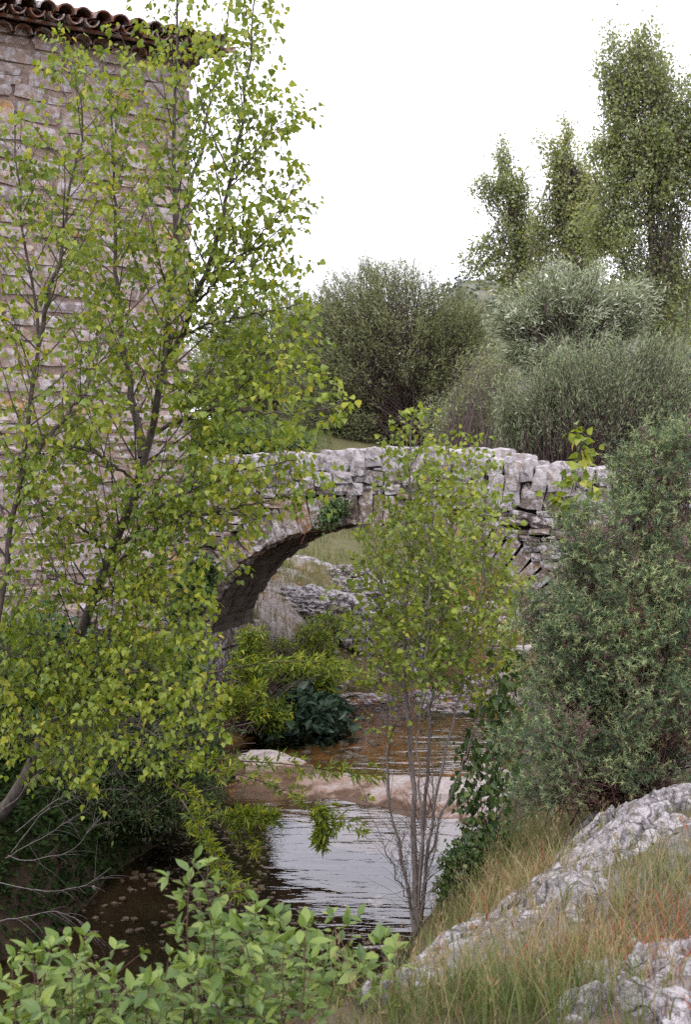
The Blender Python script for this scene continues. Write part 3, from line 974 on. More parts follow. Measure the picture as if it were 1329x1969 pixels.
def boulder(name, label, c, r, mat, n=20, rough=.25, seed=0, rotz=0., group=None, flat=.0):
    lin = np.linspace(-1, 1, n + 1)
    A, Bq = np.meshgrid(lin, lin)
    Vs, Fs, off = [], [], 0
    i = (np.arange(n)[:, None] * (n + 1) + np.arange(n)[None, :])
    for ax in range(3):
        for sg in (-1, 1):
            p = np.zeros(A.shape + (3,)); p[..., ax] = sg; p[..., (ax + 1) % 3] = A; p[..., (ax + 2) % 3] = Bq
            Vs.append(p.reshape(-1, 3))
            q = np.stack([i, i + 1, i + n + 2, i + n + 1], -1).reshape(-1, 4) + off
            Fs.append(q if sg > 0 else q[:, ::-1]); off += (n + 1) ** 2
    V = np.concatenate(Vs)
    V = nrm(V) * .75 + V * .22
    s = np.random.default_rng(seed).uniform(0, 60, 3)
    f1, f2, cid = worley(V * 1.9 + s, seed)
    d = 1 + rough * (fbm(V * 1.7 + s, 5, seed, .6) * 1.6 + (cid - .5) * .5 - np.exp(-(f2 - f1) * 10) * .35 + fbm(V * 8 + s, 3, seed) * .5)
    V = V * d[:, None] * np.array(r)
    cz, sz = math.cos(rotz), math.sin(rotz)
    V = np.stack([V[:, 0] * cz - V[:, 1] * sz, V[:, 0] * sz + V[:, 1] * cz, V[:, 2]], -1) + np.array(c)
    mb = MB(); mb.add(V, np.concatenate(Fs), float(np.random.default_rng(seed).random()))
    return tag(mb.build(name, mat, smooth=False, origin=tuple(c)), label, 'rock', group)

for k, (px, py, r, lab) in enumerate([
    (725, 1265, (.75, .6, .55), 'rugged pale rock standing at the water edge upstream of the arch'),
    (665, 1205, (.7, .6, .5), 'pitted grey rock on the bank above the water seen through the arch'),
    (700, 1150, (.8, .6, .35), 'low pale rock beside the dark boulder on the far bank'),
    (672, 1118, (.45, .4, .3), 'dark rounded boulder at the end of the pale footpath'),
    (590, 1170, (.6, .6, .3), 'reddish weathered rock under the left side of the arch')]):
    g = ground_hit(px, py)
    boulder('bank_rock', lab, g + np.array([0, 0, .02]), r, M['limestone'] if k != 3 else M['dry_stone'], 26, .42, 40 + k, k * 1.3)
outcrop('footpath', 'pale trodden limestone path along the bank behind the arch', gpath([(560, 1072, .35), (625, 1085, .45), (665, 1100, .5), (710, 1125, .4)]), [.03, .04, .05, .03], M['limestone'], 90, 24, .02, seed=17)['category'] = 'path'

# pebbles and stones in the stream
r = np.random.default_rng(5)
PV = [mesh_arrays(stone_variant('y', M['stream_stone'], 2 if k < 3 else 1, .09, 400 + k, .45)) for k in range(8)]
def pebble_bed(name, label, areas, zofs=.0):
    mb = MB()
    for (x0, x1, y0, y1, n, s0, s1) in areas:
        for _ in range(n):
            x, y = r.uniform(x0, x1), r.uniform(y0, y1); s = r.uniform(s0, s1)
            V, Fq = PV[r.integers(8)]
            a = r.uniform(0, 6.28)
            R = np.array([[math.cos(a), -math.sin(a), 0], [math.sin(a), math.cos(a), 0], [0, 0, 1]])
            z = H(np.array([x]), np.array([y]))[0]
            mb.add((V * np.array([1.2, .9, .55]) * s) @ R.T + np.array([x, y, z + s * .12 + zofs]), Fq, r.random())
    tag(mb.build(name, M['stream_stone'], kind='stuff'), label, 'pebbles')
pebble_bed('pebbles', 'small pale pebbles lying on the shallow stream bed', [(-.3, .9, 16.9, 17.7, 260, .03, .08), (1.0, 3.0, 16.3, 18.2, 600, .03, .12), (1.6, 4.4, 22, 32, 420, .06, .2), (-1.75, -.7, 10.2, 12.6, 420, .02, .06), (-.5, 2.2, 14, 20, 400, .04, .1), (-2, .3, 8, 11, 300, .02, .06)])
for px, py, s, lab in [
    (985, 1128, .30, 'pale flat stone farthest up the stream beside the right bank'),
    (955, 1165, .34, 'largest pale stone midstream just below the farthest flat stone'),
    (1000, 1176, .26, 'pale stone against the right bank near the largest midstream stone'),
    (905, 1172, .28, 'rounded pale stone left of the largest midstream stone'),
    (930, 1190, .22, 'small pale stone in front of the largest midstream stone'),
    (885, 1196, .2, 'small stone nearest the far left bank of the upstream shallows'),
    (968, 1208, .2, 'lone pinkish stone in the middle of the orange shallows'),
    (955, 1236, .18, 'smallest pale stone standing alone in the orange shallows'),
    (1010, 1250, .24, 'pale stone half hidden by the juniper edge above the pebble bar'),
    (915, 1308, .22, 'pale stone on the upstream edge of the pebble bar'),
    (962, 1303, .28, 'largest pale stone on the pebble bar beside the juniper'),
    (820, 1335, .2, 'pale stone at the left tip of the pebble bar behind the sapling'),
    (890, 1326, .19, 'low pale stone in the middle of the pebble bar'),
    (1000, 1345, .2, 'pale stone at the juniper end of the pebble bar')]:
    Y = (CAMZ - UPZ - .03) * F / (py - HY)
    boulder('stream_stone', lab, ((px - CX) / F * Y, Y, UPZ + .02), (s, s * .8, s * .42), M['stream_stone'], 6, .3, int(px), r.uniform(0, 3), group='pale stones in the upstream shallows')

# ------------------------------------------------------------------ poplars with traced stems
def pstem(lst): return np.array([P(*q) for q in lst])

def grow_poplar(root, stems, leaf_kind, leaf_m, bark, leaf_size, seed, nparts=300, lmax=4, droop=.75, dens=.8):
    """stems: (points, r0, r1, t_start, side length low, side length high, spacing, name)"""
    r = np.random.default_rng(seed)
    trunk_b, br_paths, br_r, tw_paths, tw_r = {}, [], [], [], []
    lp, la, ln = [], [], []
    def leaf_at(p, out, n, sp):
        o = nrm(out[None] + r.normal(0, .55, (n, 3)))
        pet = o * r.uniform(.018, .075, (n, 1)) * sp
        lp.append(p + pet)
        la.append(nrm(o * .55 + np.array([0, 0, -droop]) + r.normal(0, .42, (n, 3))))
        ln.append(nrm(r.normal(0, .75, (n, 3)) + np.array([0.0, -.55, .45])))
    for pts, r0, r1, t0, l0, l1, spc, nm in stems:
        k = 26
        q = resample(pts, k)
        q[1:-1] += r.normal(0, .008, (k - 2, 3))
        rad = r0 + (r1 - r0) * np.linspace(0, 1, k) ** .8
        trunk_b.setdefault(nm, []).append((q, rad))
        seg = np.linalg.norm(np.diff(q, axis=0), axis=1); L = np.concatenate([[0], np.cumsum(seg)])
        s = L[-1] * t0
        az = r.uniform(0, 6.28)
        while s < L[-1]:
            tt = s / L[-1]
            p = np.array([np.interp(s, L, q[:, i]) for i in range(3)])
            j = min(np.searchsorted(L, s), k - 1)
            T_ = nrm(q[min(j + 1, k - 1)] - q[max(j - 1, 0)])
            az += 2.4 + r.normal(0, .4)
            ref = np.array([1, 0, 0.]) if abs(T_[0]) < .8 else np.array([0, 1., 0])
            a = nrm(np.cross(T_, ref)); b = np.cross(T_, a)
            out = a * math.cos(az) + b * math.sin(az)
            ph = r.uniform(.65, 1.1)
            d = nrm(T_ * math.cos(ph) + out * math.sin(ph) + np.array([0, 0, .12]))
            tf = (tt - t0) / max(1 - t0, .01)
            ln_ = (l0 + (l1 - l0) * tf) * r.uniform(.55, 1.25) * (1 if tf < .85 else .6)
            u = np.linspace(0, 1, 6)[:, None]
            path = p + d * u * ln_ + np.array([0, 0, 1]) * (u ** 2) * ln_ * r.uniform(.05, .35) + r.normal(0, .012 * ln_, (6, 3)) * u
            br_paths.append(path); br_r.append(np.linspace(min(.0034 + ln_ * .0045, rad[j] * .6), .0010, 6))
            # twigs and leaves on this branch
            m = int(ln_ / .038) + 1
            for e in range(m):
                w = (e + r.random()) / m * .85 + .15
                if w < .3 and ln_ > .35: continue
                bp = np.array([np.interp(w, u[:, 0], path[:, i]) for i in range(3)])
                od = nrm(d * .5 + r.normal(0, .7, 3))
                tl = r.uniform(.03, .15) * (1.2 - .5 * w)
                ep = bp + od * tl + np.array([0, 0, .02])
                tw_paths.append(np.stack([bp, (bp + ep) / 2 + r.normal(0, .004, 3), ep])); tw_r.append([.0016, .0013, .0009])
                leaf_at(ep, od, r.integers(1, lmax + 1), 1)
                if tl > .06: leaf_at((bp + ep) / 2, od, r.integers(1, 3), 1)
            leaf_at(path[-1], d, 4, 1)
            s += spc * dens * r.uniform(.6, 1.4)
        leaf_at(q[-1], nrm(q[-1] - q[-3]), 5, 1)
    for nm, lst in trunk_b.items():
        for q, rad in lst:
            mb = MB(); v, f = tubes(q[None], rad[None], 9); mb.add(v, f); mb.build(nm, bark, root, smooth=True)
    mb = MB()
    v, f = tubes(np.array(br_paths), np.array(br_r), 4); mb.add(v, f)
    v, f = tubes(np.array(tw_paths), np.array(tw_r), 3); mb.add(v, f)
    mb.build('twigs', bark, root, smooth=True, kind='stuff')
    pos = np.concatenate(lp); ax = np.concatenate(la); no = np.concatenate(ln)
    sz = leaf_size * np.clip(r.normal(1, .2, len(pos)), .45, 1.5)
    clump = fbm(pos * 3.1, 2, seed) * 1.1
    rn = np.clip(r.beta(2.2, 2.4, len(pos)) + clump * .5, 0, 1)
    leaves_as_parts(root, leaf_kind, leaf_m, pos, ax, no, sz, rn, nparts)
    return len(pos)

b0 = ground_hit(20, 1590); b0 = np.array([-2.45, 8.6, H(np.array([-2.45]), np.array([8.6]))[0]])
poplar = thing('poplar_tree', 'tall leafy young poplar leaning from the left bank in front of the tower', 'tree', tuple(b0))
A = np.concatenate([[b0 - [0, 0, .1]], pstem([(30, 1535, 8.5), (75, 1440, 8.45), (110, 1330, 8.4), (140, 1245, 8.3), (165, 1190, 8.3), (190, 1130, 8.2), (215, 1070, 8.15), (235, 1020, 8.1), (262, 930, 8.0), (278, 875, 8.0), (298, 800, 7.95), (308, 740, 7.9), (320, 680, 7.9), (325, 630, 7.9), (330, 560, 7.9), (336, 450, 7.8), (332, 320, 7.8), (335, 200, 7.7), (339, 100, 7.7), (341, 20, 7.6), (342, -60, 7.6)])])
stems = [(A, .050, .006, .26, .95, .40, .085, 'trunk')]
stems += [
    (pstem([(272, 880, 8), (262, 810, 8.05), (250, 750, 8.1), (236, 650, 8.15), (223, 560, 8.2), (220, 475, 8.2), (221, 400, 8.2), (221, 325, 8.15), (213, 235, 8.1), (205, 165, 8.1), (200, 110, 8.1)]), .026, .003, .1, .75, .16, .085, 'limb'),
    (pstem([(322, 690, 7.9), (345, 650, 7.8), (362, 615, 7.7), (378, 570, 7.6), (400, 510, 7.5), (420, 450, 7.4), (442, 350, 7.3), (462, 260, 7.25), (475, 165, 7.2), (487, 60, 7.2), (492, -20, 7.2)]), .022, .004, .08, .68, .26, .085, 'limb'),
    (pstem([(330, 560, 7.9), (345, 460, 8.1), (362, 380, 8.2), (390, 280, 8.3), (400, 205, 8.3), (422, 110, 8.3), (440, 30, 8.3), (448, -40, 8.3)]), .018, .004, .2, .5, .3, .10, 'limb'),
    (pstem([(303, 828, 7.95), (350, 808, 7.8), (395, 790, 7.6), (450, 787, 7.4), (505, 793, 7.2), (570, 797, 7.1), (620, 785, 7.0), (655, 775, 7.0)]), .014, .003, .12, .38, .16, .055, 'limb'),
    (pstem([(210, 1105, 8.15), (270, 1035, 7.9), (335, 998, 7.7), (420, 985, 7.5), (510, 965, 7.3), (570, 950, 7.2), (610, 935, 7.2)]), .016, .003, .1, .40, .14, .05, 'limb'),
    (pstem([(225, 1060, 8.1), (290, 985, 7.8), (370, 940, 7.6), (450, 910, 7.4), (520, 895, 7.3), (570, 885, 7.2)]), .014, .003, .12, .42, .16, .055, 'limb'),
    (pstem([(180, 1160, 8.2), (260, 1110, 7.9), (340, 1070, 7.7), (390, 1062, 7.5), (430, 1060, 7.45)]), .012, .003, .15, .36, .14, .06, 'limb'),
    (pstem([(330, 650, 7.9), (400, 625, 7.6), (470, 608, 7.4), (530, 600, 7.3), (580, 580, 7.3)]), .012, .003, .2, .34, .14, .06, 'limb'),
    (pstem([(312, 735, 7.9), (380, 755, 7.6), (450, 750, 7.5), (510, 715, 7.4), (560, 665, 7.3), (590, 615, 7.3)]), .013, .003, .15, .34, .12, .055, 'limb'),
    (pstem([(372, 590, 7.7), (430, 520, 7.4), (480, 475, 7.3), (530, 420, 7.2), (575, 345, 7.2)]), .010, .003, .15, .32, .14, .06, 'limb'),
    (pstem([(400, 510, 7.5), (450, 500, 7.3), (500, 500, 7.25), (550, 492, 7.2)]), .008, .002, .2, .24, .10, .07, 'limb'),
    (pstem([(442, 350, 7.3), (490, 300, 7.2), (525, 250, 7.2), (560, 215, 7.2)]), .008, .002, .1, .26, .12, .06, 'limb'),
    (pstem([(140, 1250, 8.3), (210, 1210, 8.0), (290, 1190, 7.8), (360, 1200, 7.6), (410, 1240, 7.5)]), .012, .003, .15, .42, .2, .065, 'limb'),
    (pstem([(110, 1330, 8.4), (190, 1290, 8.0), (270, 1290, 7.8), (340, 1320, 7.6), (390, 1370, 7.5)]), .012, .003, .15, .38, .2, .07, 'limb'),
    (pstem([(165, 1190, 8.3), (230, 1240, 8.0), (300, 1290, 7.8), (360, 1370, 7.6), (405, 1430, 7.5)]), .010, .003, .15, .36, .2, .07, 'limb'),
    (pstem([(60, 1465, 8.4), (40, 1420, 8.0), (15, 1440, 7.8)]), .007, .002, .2, .3, .2, .07, 'limb'),
    (pstem([(75, 1440, 8.4), (130, 1455, 8.0), (180, 1500, 7.8)]), .007, .002, .2, .3, .2, .07, 'limb'),
    (pstem([(100, 1350, 8.4), (90, 1300, 8.0), (60, 1260, 7.8)]), .007, .002, .2, .34, .2, .07, 'limb'),
    (pstem([(140, 1245, 8.3), (80, 1225, 8.0), (30, 1260, 7.9), (-20, 1300, 7.8)]), .010, .003, .15, .36, .2, .07, 'limb'),
    (pstem([(110, 1330, 8.4), (60, 1325, 8.1), (15, 1360, 7.9)]), .009, .003, .15, .34, .2, .08, 'limb'),
    (pstem([(190, 1130, 8.2), (260, 1150, 7.9), (320, 1160, 7.7), (365, 1190, 7.6)]), .010, .003, .15, .30, .16, .065, 'limb'),
    (pstem([(90, 1400, 8.4), (150, 1350, 8.0), (240, 1375, 7.8), (320, 1430, 7.6), (370, 1460, 7.5)]), .010, .003, .15, .34, .2, .075, 'limb'),
    (pstem([(90, 1400, 8.4), (140, 1390, 8.0), (190, 1410, 7.7), (230, 1450, 7.6)]), .009, .003, .15, .34, .18, .08, 'limb'),
    (pstem([(262, 930, 8.0), (200, 880, 7.8), (150, 860, 7.6), (90, 870, 7.5), (50, 890, 7.4)]), .012, .003, .15, .45, .25, .07, 'limb'),
    (pstem([(215, 1070, 8.15), (150, 1010, 7.9), (90, 990, 7.7), (40, 1000, 7.6)]), .012, .003, .15, .45, .25, .065, 'limb'),
    (pstem([(190, 1130, 8.2), (120, 1110, 8.0), (70, 1120, 7.8), (20, 1150, 7.7)]), .010, .003, .15, .42, .22, .07, 'limb'),
]
nl = grow_poplar(poplar, stems, 'delta', M['poplar_leaf'], M['poplar_bark'], .038, 11)
b1 = np.array([-2.75, 8.0, H(np.array([-2.75]), np.array([8.0]))[0]])
pop2 = thing('poplar_tree', 'slender young poplar at the left edge with two forking grey stems', 'tree', tuple(b1))
E1 = np.concatenate([[b1 - [0, 0, .1]], pstem([(-40, 1400, 7.8), (-5, 1200, 7.7), (18, 1040, 7.6), (38, 900, 7.5), (48, 840, 7.5), (56, 765, 7.5), (75, 660, 7.5), (64, 590, 7.5), (50, 500, 7.5), (42, 425, 7.5), (35, 325, 7.5), (28, 240, 7.5)])])
stems = [(E1, .034, .004, .45, .7, .25, .10, 'trunk'),
         (pstem([(50, 895, 7.5), (100, 830, 7.4), (170, 745, 7.3), (195, 690, 7.3), (240, 640, 7.3)]), .016, .003, .2, .5, .25, .09, 'limb'),
         (pstem([(72, 665, 7.5), (88, 580, 7.45), (106, 515, 7.4), (122, 450, 7.4), (132, 360, 7.35), (152, 295, 7.3), (160, 210, 7.3), (122, 90, 7.3)]), .016, .003, .1, .6, .15, .085, 'limb')]
nl2 = grow_poplar(pop2, stems, 'delta', M['poplar_leaf'], M['poplar_bark'], .038, 12)

bs = ground_hit(800, 1795)
sap = thing('poplar_sapling', 'slim many stemmed poplar sapling with bare lower twigs at the pool edge', 'tree', tuple(bs))
Ys = bs[1]
def sp(l): return np.concatenate([[bs - [0, 0, .05]], pstem([(a, b, Ys + dy) for a, b, dy in l])])
stems = [
    (sp([(799, 1740, 0), (795, 1690, 0), (797, 1600, 0), (793, 1500, 0), (785, 1400, 0), (778, 1300, 0), (780, 1200, .05), (785, 1100, .05), (788, 1000, 0), (790, 900, 0), (792, 805, 0)]), .026, .004, .42, .62, .12, .06, 'trunk'),
    (sp([(805, 1740, .05), (812, 1650, .1), (817, 1560, .1), (824, 1450, .15), (832, 1350, .2), (850, 1250, .25), (866, 1130, .3), (872, 1000, .35), (862, 845, .4)]), .017, .003, .48, .5, .10, .06, 'trunk'),
    (sp([(812, 1740, -.05), (826, 1620, -.1), (850, 1460, -.15), (880, 1350, -.15), (905, 1230, -.2), (930, 1120, -.2), (938, 1000, -.2), (912, 850, -.2)]), .015, .002, .5, .45, .10, .065, 'trunk'),
    (sp([(790, 1740, .05), (768, 1650, .1), (750, 1560, .15), (745, 1450, .2), (757, 1330, .2), (740, 1220, .25), (728, 1100, .25), (722, 1030, .25)]), .013, .002, .55, .4, .12, .065, 'trunk'),
    (sp([(814, 1720, .1), (838, 1600, .15), (880, 1500, .2), (918, 1400, .25), (940, 1300, .3), (958, 1200, .3), (972, 1080, .3)]), .012, .002, .55, .36, .12, .07, 'trunk'),
    (sp([(806, 1750, -.1), (812, 1600, -.2), (803, 1450, -.25), (812, 1330, -.3), (822, 1200, -.3), (832, 1050, -.3), (828, 930, -.3)]), .012, .002, .5, .45, .12, .06, 'trunk'),
    (sp([(795, 1750, -.1), (762, 1600, -.15), (740, 1500, -.2), (735, 1420, -.2)]), .007, .002, .97, .1, .05, .1, 'trunk'),
    (sp([(810, 1750, -.1), (848, 1580, -.15), (905, 1430, -.2), (925, 1350, -.2)]), .007, .002, .97, .1, .05, .1, 'trunk'),
    (sp([(795, 1750, 0), (742, 1640, -.1), (705, 1545, -.1), (690, 1500, -.1)]), .006, .002, .97, .1, .05, .1, 'trunk'),
    (sp([(803, 1750, 0), (805, 1640, -.1), (835, 1520, -.1), (825, 1400, -.1), (845, 1300, -.1)]), .007, .002, .9, .1, .05, .1, 'trunk'),
]
nl3 = grow_poplar(sap, stems, 'delta', M['sapling_leaf'], M['pale_bark'], .036, 13, droop=.45, dens=.62)
# bare twigs on the lower half of the sapling
def fine_twigs(root, mat, starts, n, L, seed, up=.8, name='bare_twigs', rad=.002):
    r = np.random.default_rng(seed)
    S0 = np.array(starts); st = S0[r.integers(0, len(S0), n)]
    d = nrm(r.normal(0, .6, (n, 3)) + np.array([0, 0, up])); ln_ = r.uniform(.4, 1.2, n) * L
    u = np.linspace(0, 1, 6)[None, :, None]
    path = st[:, None] + d[:, None] * u * ln_[:, None, None] + np.cumsum(r.normal(0, .03, (n, 6, 3)), 1) * ln_[:, None, None] * u
    mb = MB(); v, f = tubes(path, np.linspace(rad, rad * .4, 6), 3); mb.add(v, f)
    return mb.build(name, mat, root, smooth=True, kind='stuff')
low = np.concatenate([resample(s_[0], 40)[6:24] for s_ in stems])
fine_twigs(sap, M['twig'], low, 260, .38, 4, .9)

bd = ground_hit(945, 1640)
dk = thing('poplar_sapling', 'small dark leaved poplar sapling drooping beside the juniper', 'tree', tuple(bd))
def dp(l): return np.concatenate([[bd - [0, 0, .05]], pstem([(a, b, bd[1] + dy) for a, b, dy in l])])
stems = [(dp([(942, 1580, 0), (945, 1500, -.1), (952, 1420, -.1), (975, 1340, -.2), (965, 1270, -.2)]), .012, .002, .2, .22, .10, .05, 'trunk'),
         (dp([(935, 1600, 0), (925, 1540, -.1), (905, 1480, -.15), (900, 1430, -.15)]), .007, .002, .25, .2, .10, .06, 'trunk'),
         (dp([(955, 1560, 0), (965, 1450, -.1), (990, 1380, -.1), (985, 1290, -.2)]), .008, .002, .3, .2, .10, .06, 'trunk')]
grow_poplar(dk, stems, 'delta', leaf_mat('dark_poplar_leaf', [(0, (.030, .068, .024)), (.6, (.075, .130, .034)), (1, (.15, .20, .05))], .3), M['twig'], .048, 14, 120, droop=1.1, dens=1.25)  # this sapling's leaves are a darker green of their own
bq = P(1085, 1000, 9.5); bq[2] = H(bq[:1], bq[1:2])[0]
tp = thing('poplar_sapling', 'thin poplar shoot with a few yellow green leaves rising above the juniper', 'tree', tuple(bq))
grow_poplar(tp, [(np.concatenate([[bq], pstem([(1082, 1150, 9.4), (1088, 1000, 9.3), (1105, 920, 9.2), (1122, 850, 9.2)])]), .008, .002, .72, .14, .10, .09, 'trunk')], 'delta', M['sapling_leaf'], M['twig'], .07, 15, 60)

# ------------------------------------------------------------------ generic bushy plants
def clumpy(hull, k, f, seed):
    """break each ellipsoid into k smaller ones so the crown has lobes and gaps"""
    r = np.random.default_rng(seed); out = []
    for px, py, rx, ry, Y, yd in hull:
        for _ in range(k):
            d = rdir(1, r)[0] * r.random() ** .4 * (1 - f * .75)
            s = f * r.uniform(.7, 1.25)
            out.append((px + d[0] * rx, py + d[2] * ry, rx * s, ry * s, Y + d[1] * yd, yd * s))
    return out

def hull_pts(hull, n, r, shell=.45, wob=.3, seed=0):
    """hull: (px, py, rx, ry, Y, ydepth); endpoints scattered through the outer part of the ellipsoids"""
    cs, rs = [], []
    for px, py, rx, ry, Y, yd in hull:
        cs.append(P(px, py, Y)); rs.append((rx / F * Y, yd, ry / F * Y))
    cs, rs = np.array(cs), np.array(rs)
    w = (rs[:, 0] * rs[:, 2]) ** .9; w /= w.sum()
    j = r.choice(len(cs), n, p=w)
    d = rdir(n, r)
    lump = 1 + wob * 2 * fbm(d * 2.3 + j[:, None] * 7.7, 3, seed)
    rad = r.random(n) ** shell * lump
    return cs[j] + d * rs[j] * rad[:, None], d, rad, j

def sprays(ep, base, r, k=7, up=.25, wig=.03):
    """curved twigs from base points to end points"""
    n = len(ep)
    u = np.linspace(0, 1, k)[None, :, None]
    mid = (base + ep) / 2 + np.stack([0 * ep[:, 0], 0 * ep[:, 0], up * np.linalg.norm(ep - base, axis=1)], -1)
    p = (1 - u) ** 2 * base[:, None] + 2 * u * (1 - u) * mid[:, None] + u ** 2 * ep[:, None]
    L = np.linalg.norm(ep - base, axis=1)[:, None, None]
    return p + np.cumsum(r.normal(0, wig, (n, k, 3)), 1) * L * u * (1 - u) * 2

def bush(root, hull, n, leaves, leaf_kind, leaf_m, twig_m, size, seed, base=None, shell=.45, wob=.3, t0=.72, spread=.35, along=.6, up=.2,
         twig_r=.012, twig_from=.0, keep=None, crown='crown', stub='branches', rnd_clump=.5, hang=0., nrm_up=.5, frac_full=1.0, base_spread=.1, taper=.25, rn_ab=(2, 2.4)):
    r = np.random.default_rng(seed)
    ep, d, rad, j = hull_pts(hull, n, r, shell, wob, seed)
    if keep is not None:
        m = keep(ep, r); ep, d = ep[m], d[m]
    n = len(ep)
    b = np.array(root.location) if base is None else np.asarray(base, float)
    b = np.broadcast_to(b, (1, 3)) if b.ndim == 1 else b
    bb = b[r.integers(0, len(b), n)] + r.normal(0, base_spread, (n, 3)) * np.array([1, 1, .1])
    path = sprays(ep, bb, r, 8, up)
    k0 = int(twig_from * 8)
    mb = MB()
    full = r.random(n) < frac_full
    R = twig_r * np.linspace(1, taper, 8)
    if full.any():
        v, f = tubes(path[full][:, k0:], R[k0:], 3); mb.add(v, f)
    if (~full).any():
        v, f = tubes(path[~full][:, 4:], R[4:], 3); mb.add(v, f)
    mb.build(stub, twig_m, root, smooth=True, kind='stuff')
    m = leaves
    t = t0 + (1 - t0) * r.random((n, m))
    x = t * 7; i = np.minimum(x.astype(int), 6); fr = (x - i)[..., None]
    ar = np.arange(n)[:, None]
    pos = path[ar, i] * (1 - fr) + path[ar, i + 1] * fr
    tang = nrm(path[ar, i + 1] - path[ar, i])
    pos = pos + r.normal(0, 1, (n, m, 3)) * spread
    axis = nrm(tang * along + r.normal(0, .6, (n, m, 3)) + np.array([0, 0, -hang]))
    no = nrm(r.normal(0, .8, (n, m, 3)) + np.array([0, -.2, nrm_up]))
    rn = np.clip(r.beta(rn_ab[0], rn_ab[1], (n, m)) + r.normal(0, .18, (n, 1)) * rnd_clump, 0, 1)
    sz = size * np.clip(r.normal(1, .22, (n, m)), .4, 1.6)
    mb = MB()
    add_leaves(mb, leaf_kind, pos.reshape(-1, 3), axis.reshape(-1, 3), no.reshape(-1, 3), sz.ravel(), rn.ravel())
    mb.build(crown, leaf_m, root, kind='stuff')

def gz(x, y): return float(H(np.array([x]), np.array([y]))[0])
def at_ground(px, Y):
    x = (px - CX) / F * Y; return (x, Y, gz(x, Y))

def trunk_part(root, pts, r0, r1, mat, name='trunk'):
    q = resample(np.array(pts), 14)
    mb = MB(); v, f = tubes(q[None], np.linspace(r0, r1, 14)[None], 9); mb.add(v, f)
    return mb.build(name, mat, root, smooth=True)

# --- background willows, poplars
dome = thing('willow_bush', 'big rounded grey green willow dome with brown twigs showing inside', 'tree', at_ground(775, 68))
def dome_keep(ep, r):
    px = CX + F * ep[:, 0] / ep[:, 1]; py = HY + F * (CAMZ - ep[:, 2]) / ep[:, 1]
    inner = np.exp(-(((px - 775) / 75) ** 2 + ((py - 770) / 95) ** 2))
    return r.random(len(ep)) > inner * .85
bb = np.array(dome.location)
bush(dome, [(735, 690, 190, 208, 68, 4.8), (675, 710, 110, 165, 67, 4), (590, 690, 80, 140, 67, 3), (860, 720, 95, 150, 68, 4), (630, 790, 85, 90, 67, 3), (735, 572, 145, 88, 68, 3), (915, 700, 75, 140, 66, 3), (895, 610, 45, 60, 67, 2)], 3900, 28, 'narrow', M['willow_leaf'], M['willow_twig'], .235, 51, base=bb, shell=.18, wob=.10, t0=.80, spread=.15, along=.8, up=.12, twig_r=.035, keep=dome_keep, base_spread=.9, frac_full=.22, rnd_clump=.7)
r = np.random.default_rng(9)
for k in range(7):
    e = P(r.uniform(690, 880), r.uniform(600, 760), 67 + r.uniform(-2, 1))
    trunk_part(dome, [bb + r.normal(0, .6, 3) * [1, 1, 0], (bb + e) / 2 + [0, 0, .8], e], .16, .03, M['willow_twig'])
left_w = thing('willow_bush', 'grey green willow bush behind the poplar left of the big dome', 'tree', at_ground(560, 76))
bush(left_w, [(545, 670, 115, 150, 76, 4), (440, 650, 90, 100, 76, 4), (390, 720, 60, 90, 76, 4), (470, 720, 70, 110, 76, 3), (600, 690, 60, 110, 77, 3), (590, 800, 70, 70, 73, 3)], 1300, 34, 'narrow', M['willow_leaf'], M['willow_twig'], .33, 52, shell=.35, t0=.7, spread=.15, along=1.1, up=.12, twig_r=.035, base_spread=.8, frac_full=.4, rnd_clump=.7)
grey_t = thing('meadow_tree', 'leafy tree with a grey trunk on the meadow behind the poplar', 'tree', at_ground(437, 58))
trunk_part(grey_t, [np.array(grey_t.location) - [0, 0, .2], P(437, 800, 58), P(425, 700, 58)], .22, .12, M['pale_bark'])
bush(grey_t, [(405, 735, 45, 45, 58, 2), (380, 745, 35, 40, 58, 2)], 220, 50, 'narrow', M['willow_leaf'], M['twig'], .18, 53, base=P(428, 740, 58), shell=.5, t0=.5, spread=.3, twig_r=.03)
mbu = thing('meadow_bush', 'small dark green round bush on the meadow behind the parapet', 'bush', at_ground(465, 46))
bush(mbu, [(465, 842, 48, 30, 46, .8), (440, 850, 40, 24, 46, .7), (500, 835, 22, 26, 46, .5)], 300, 60, 'rhomb', M['dark_leaf'], M['twig'], .10, 54, shell=.5, t0=.4, spread=.12, twig_r=.012)
lb = thing('meadow_bush', 'light green tall herbs beside the tower corner on the meadow', 'bush', at_ground(385, 44))
bush(lb, [(385, 830, 40, 35, 44, .8), (420, 850, 40, 20, 44, .8), (530, 850, 40, 18, 44, .6), (590, 858, 50, 18, 46, .6), (560, 850, 40, 24, 48, .6)], 420, 50, 'rhomb', M['meadow_leaf'], M['twig'], .09, 55, shell=.6, t0=.3, spread=.15, twig_r=.01)

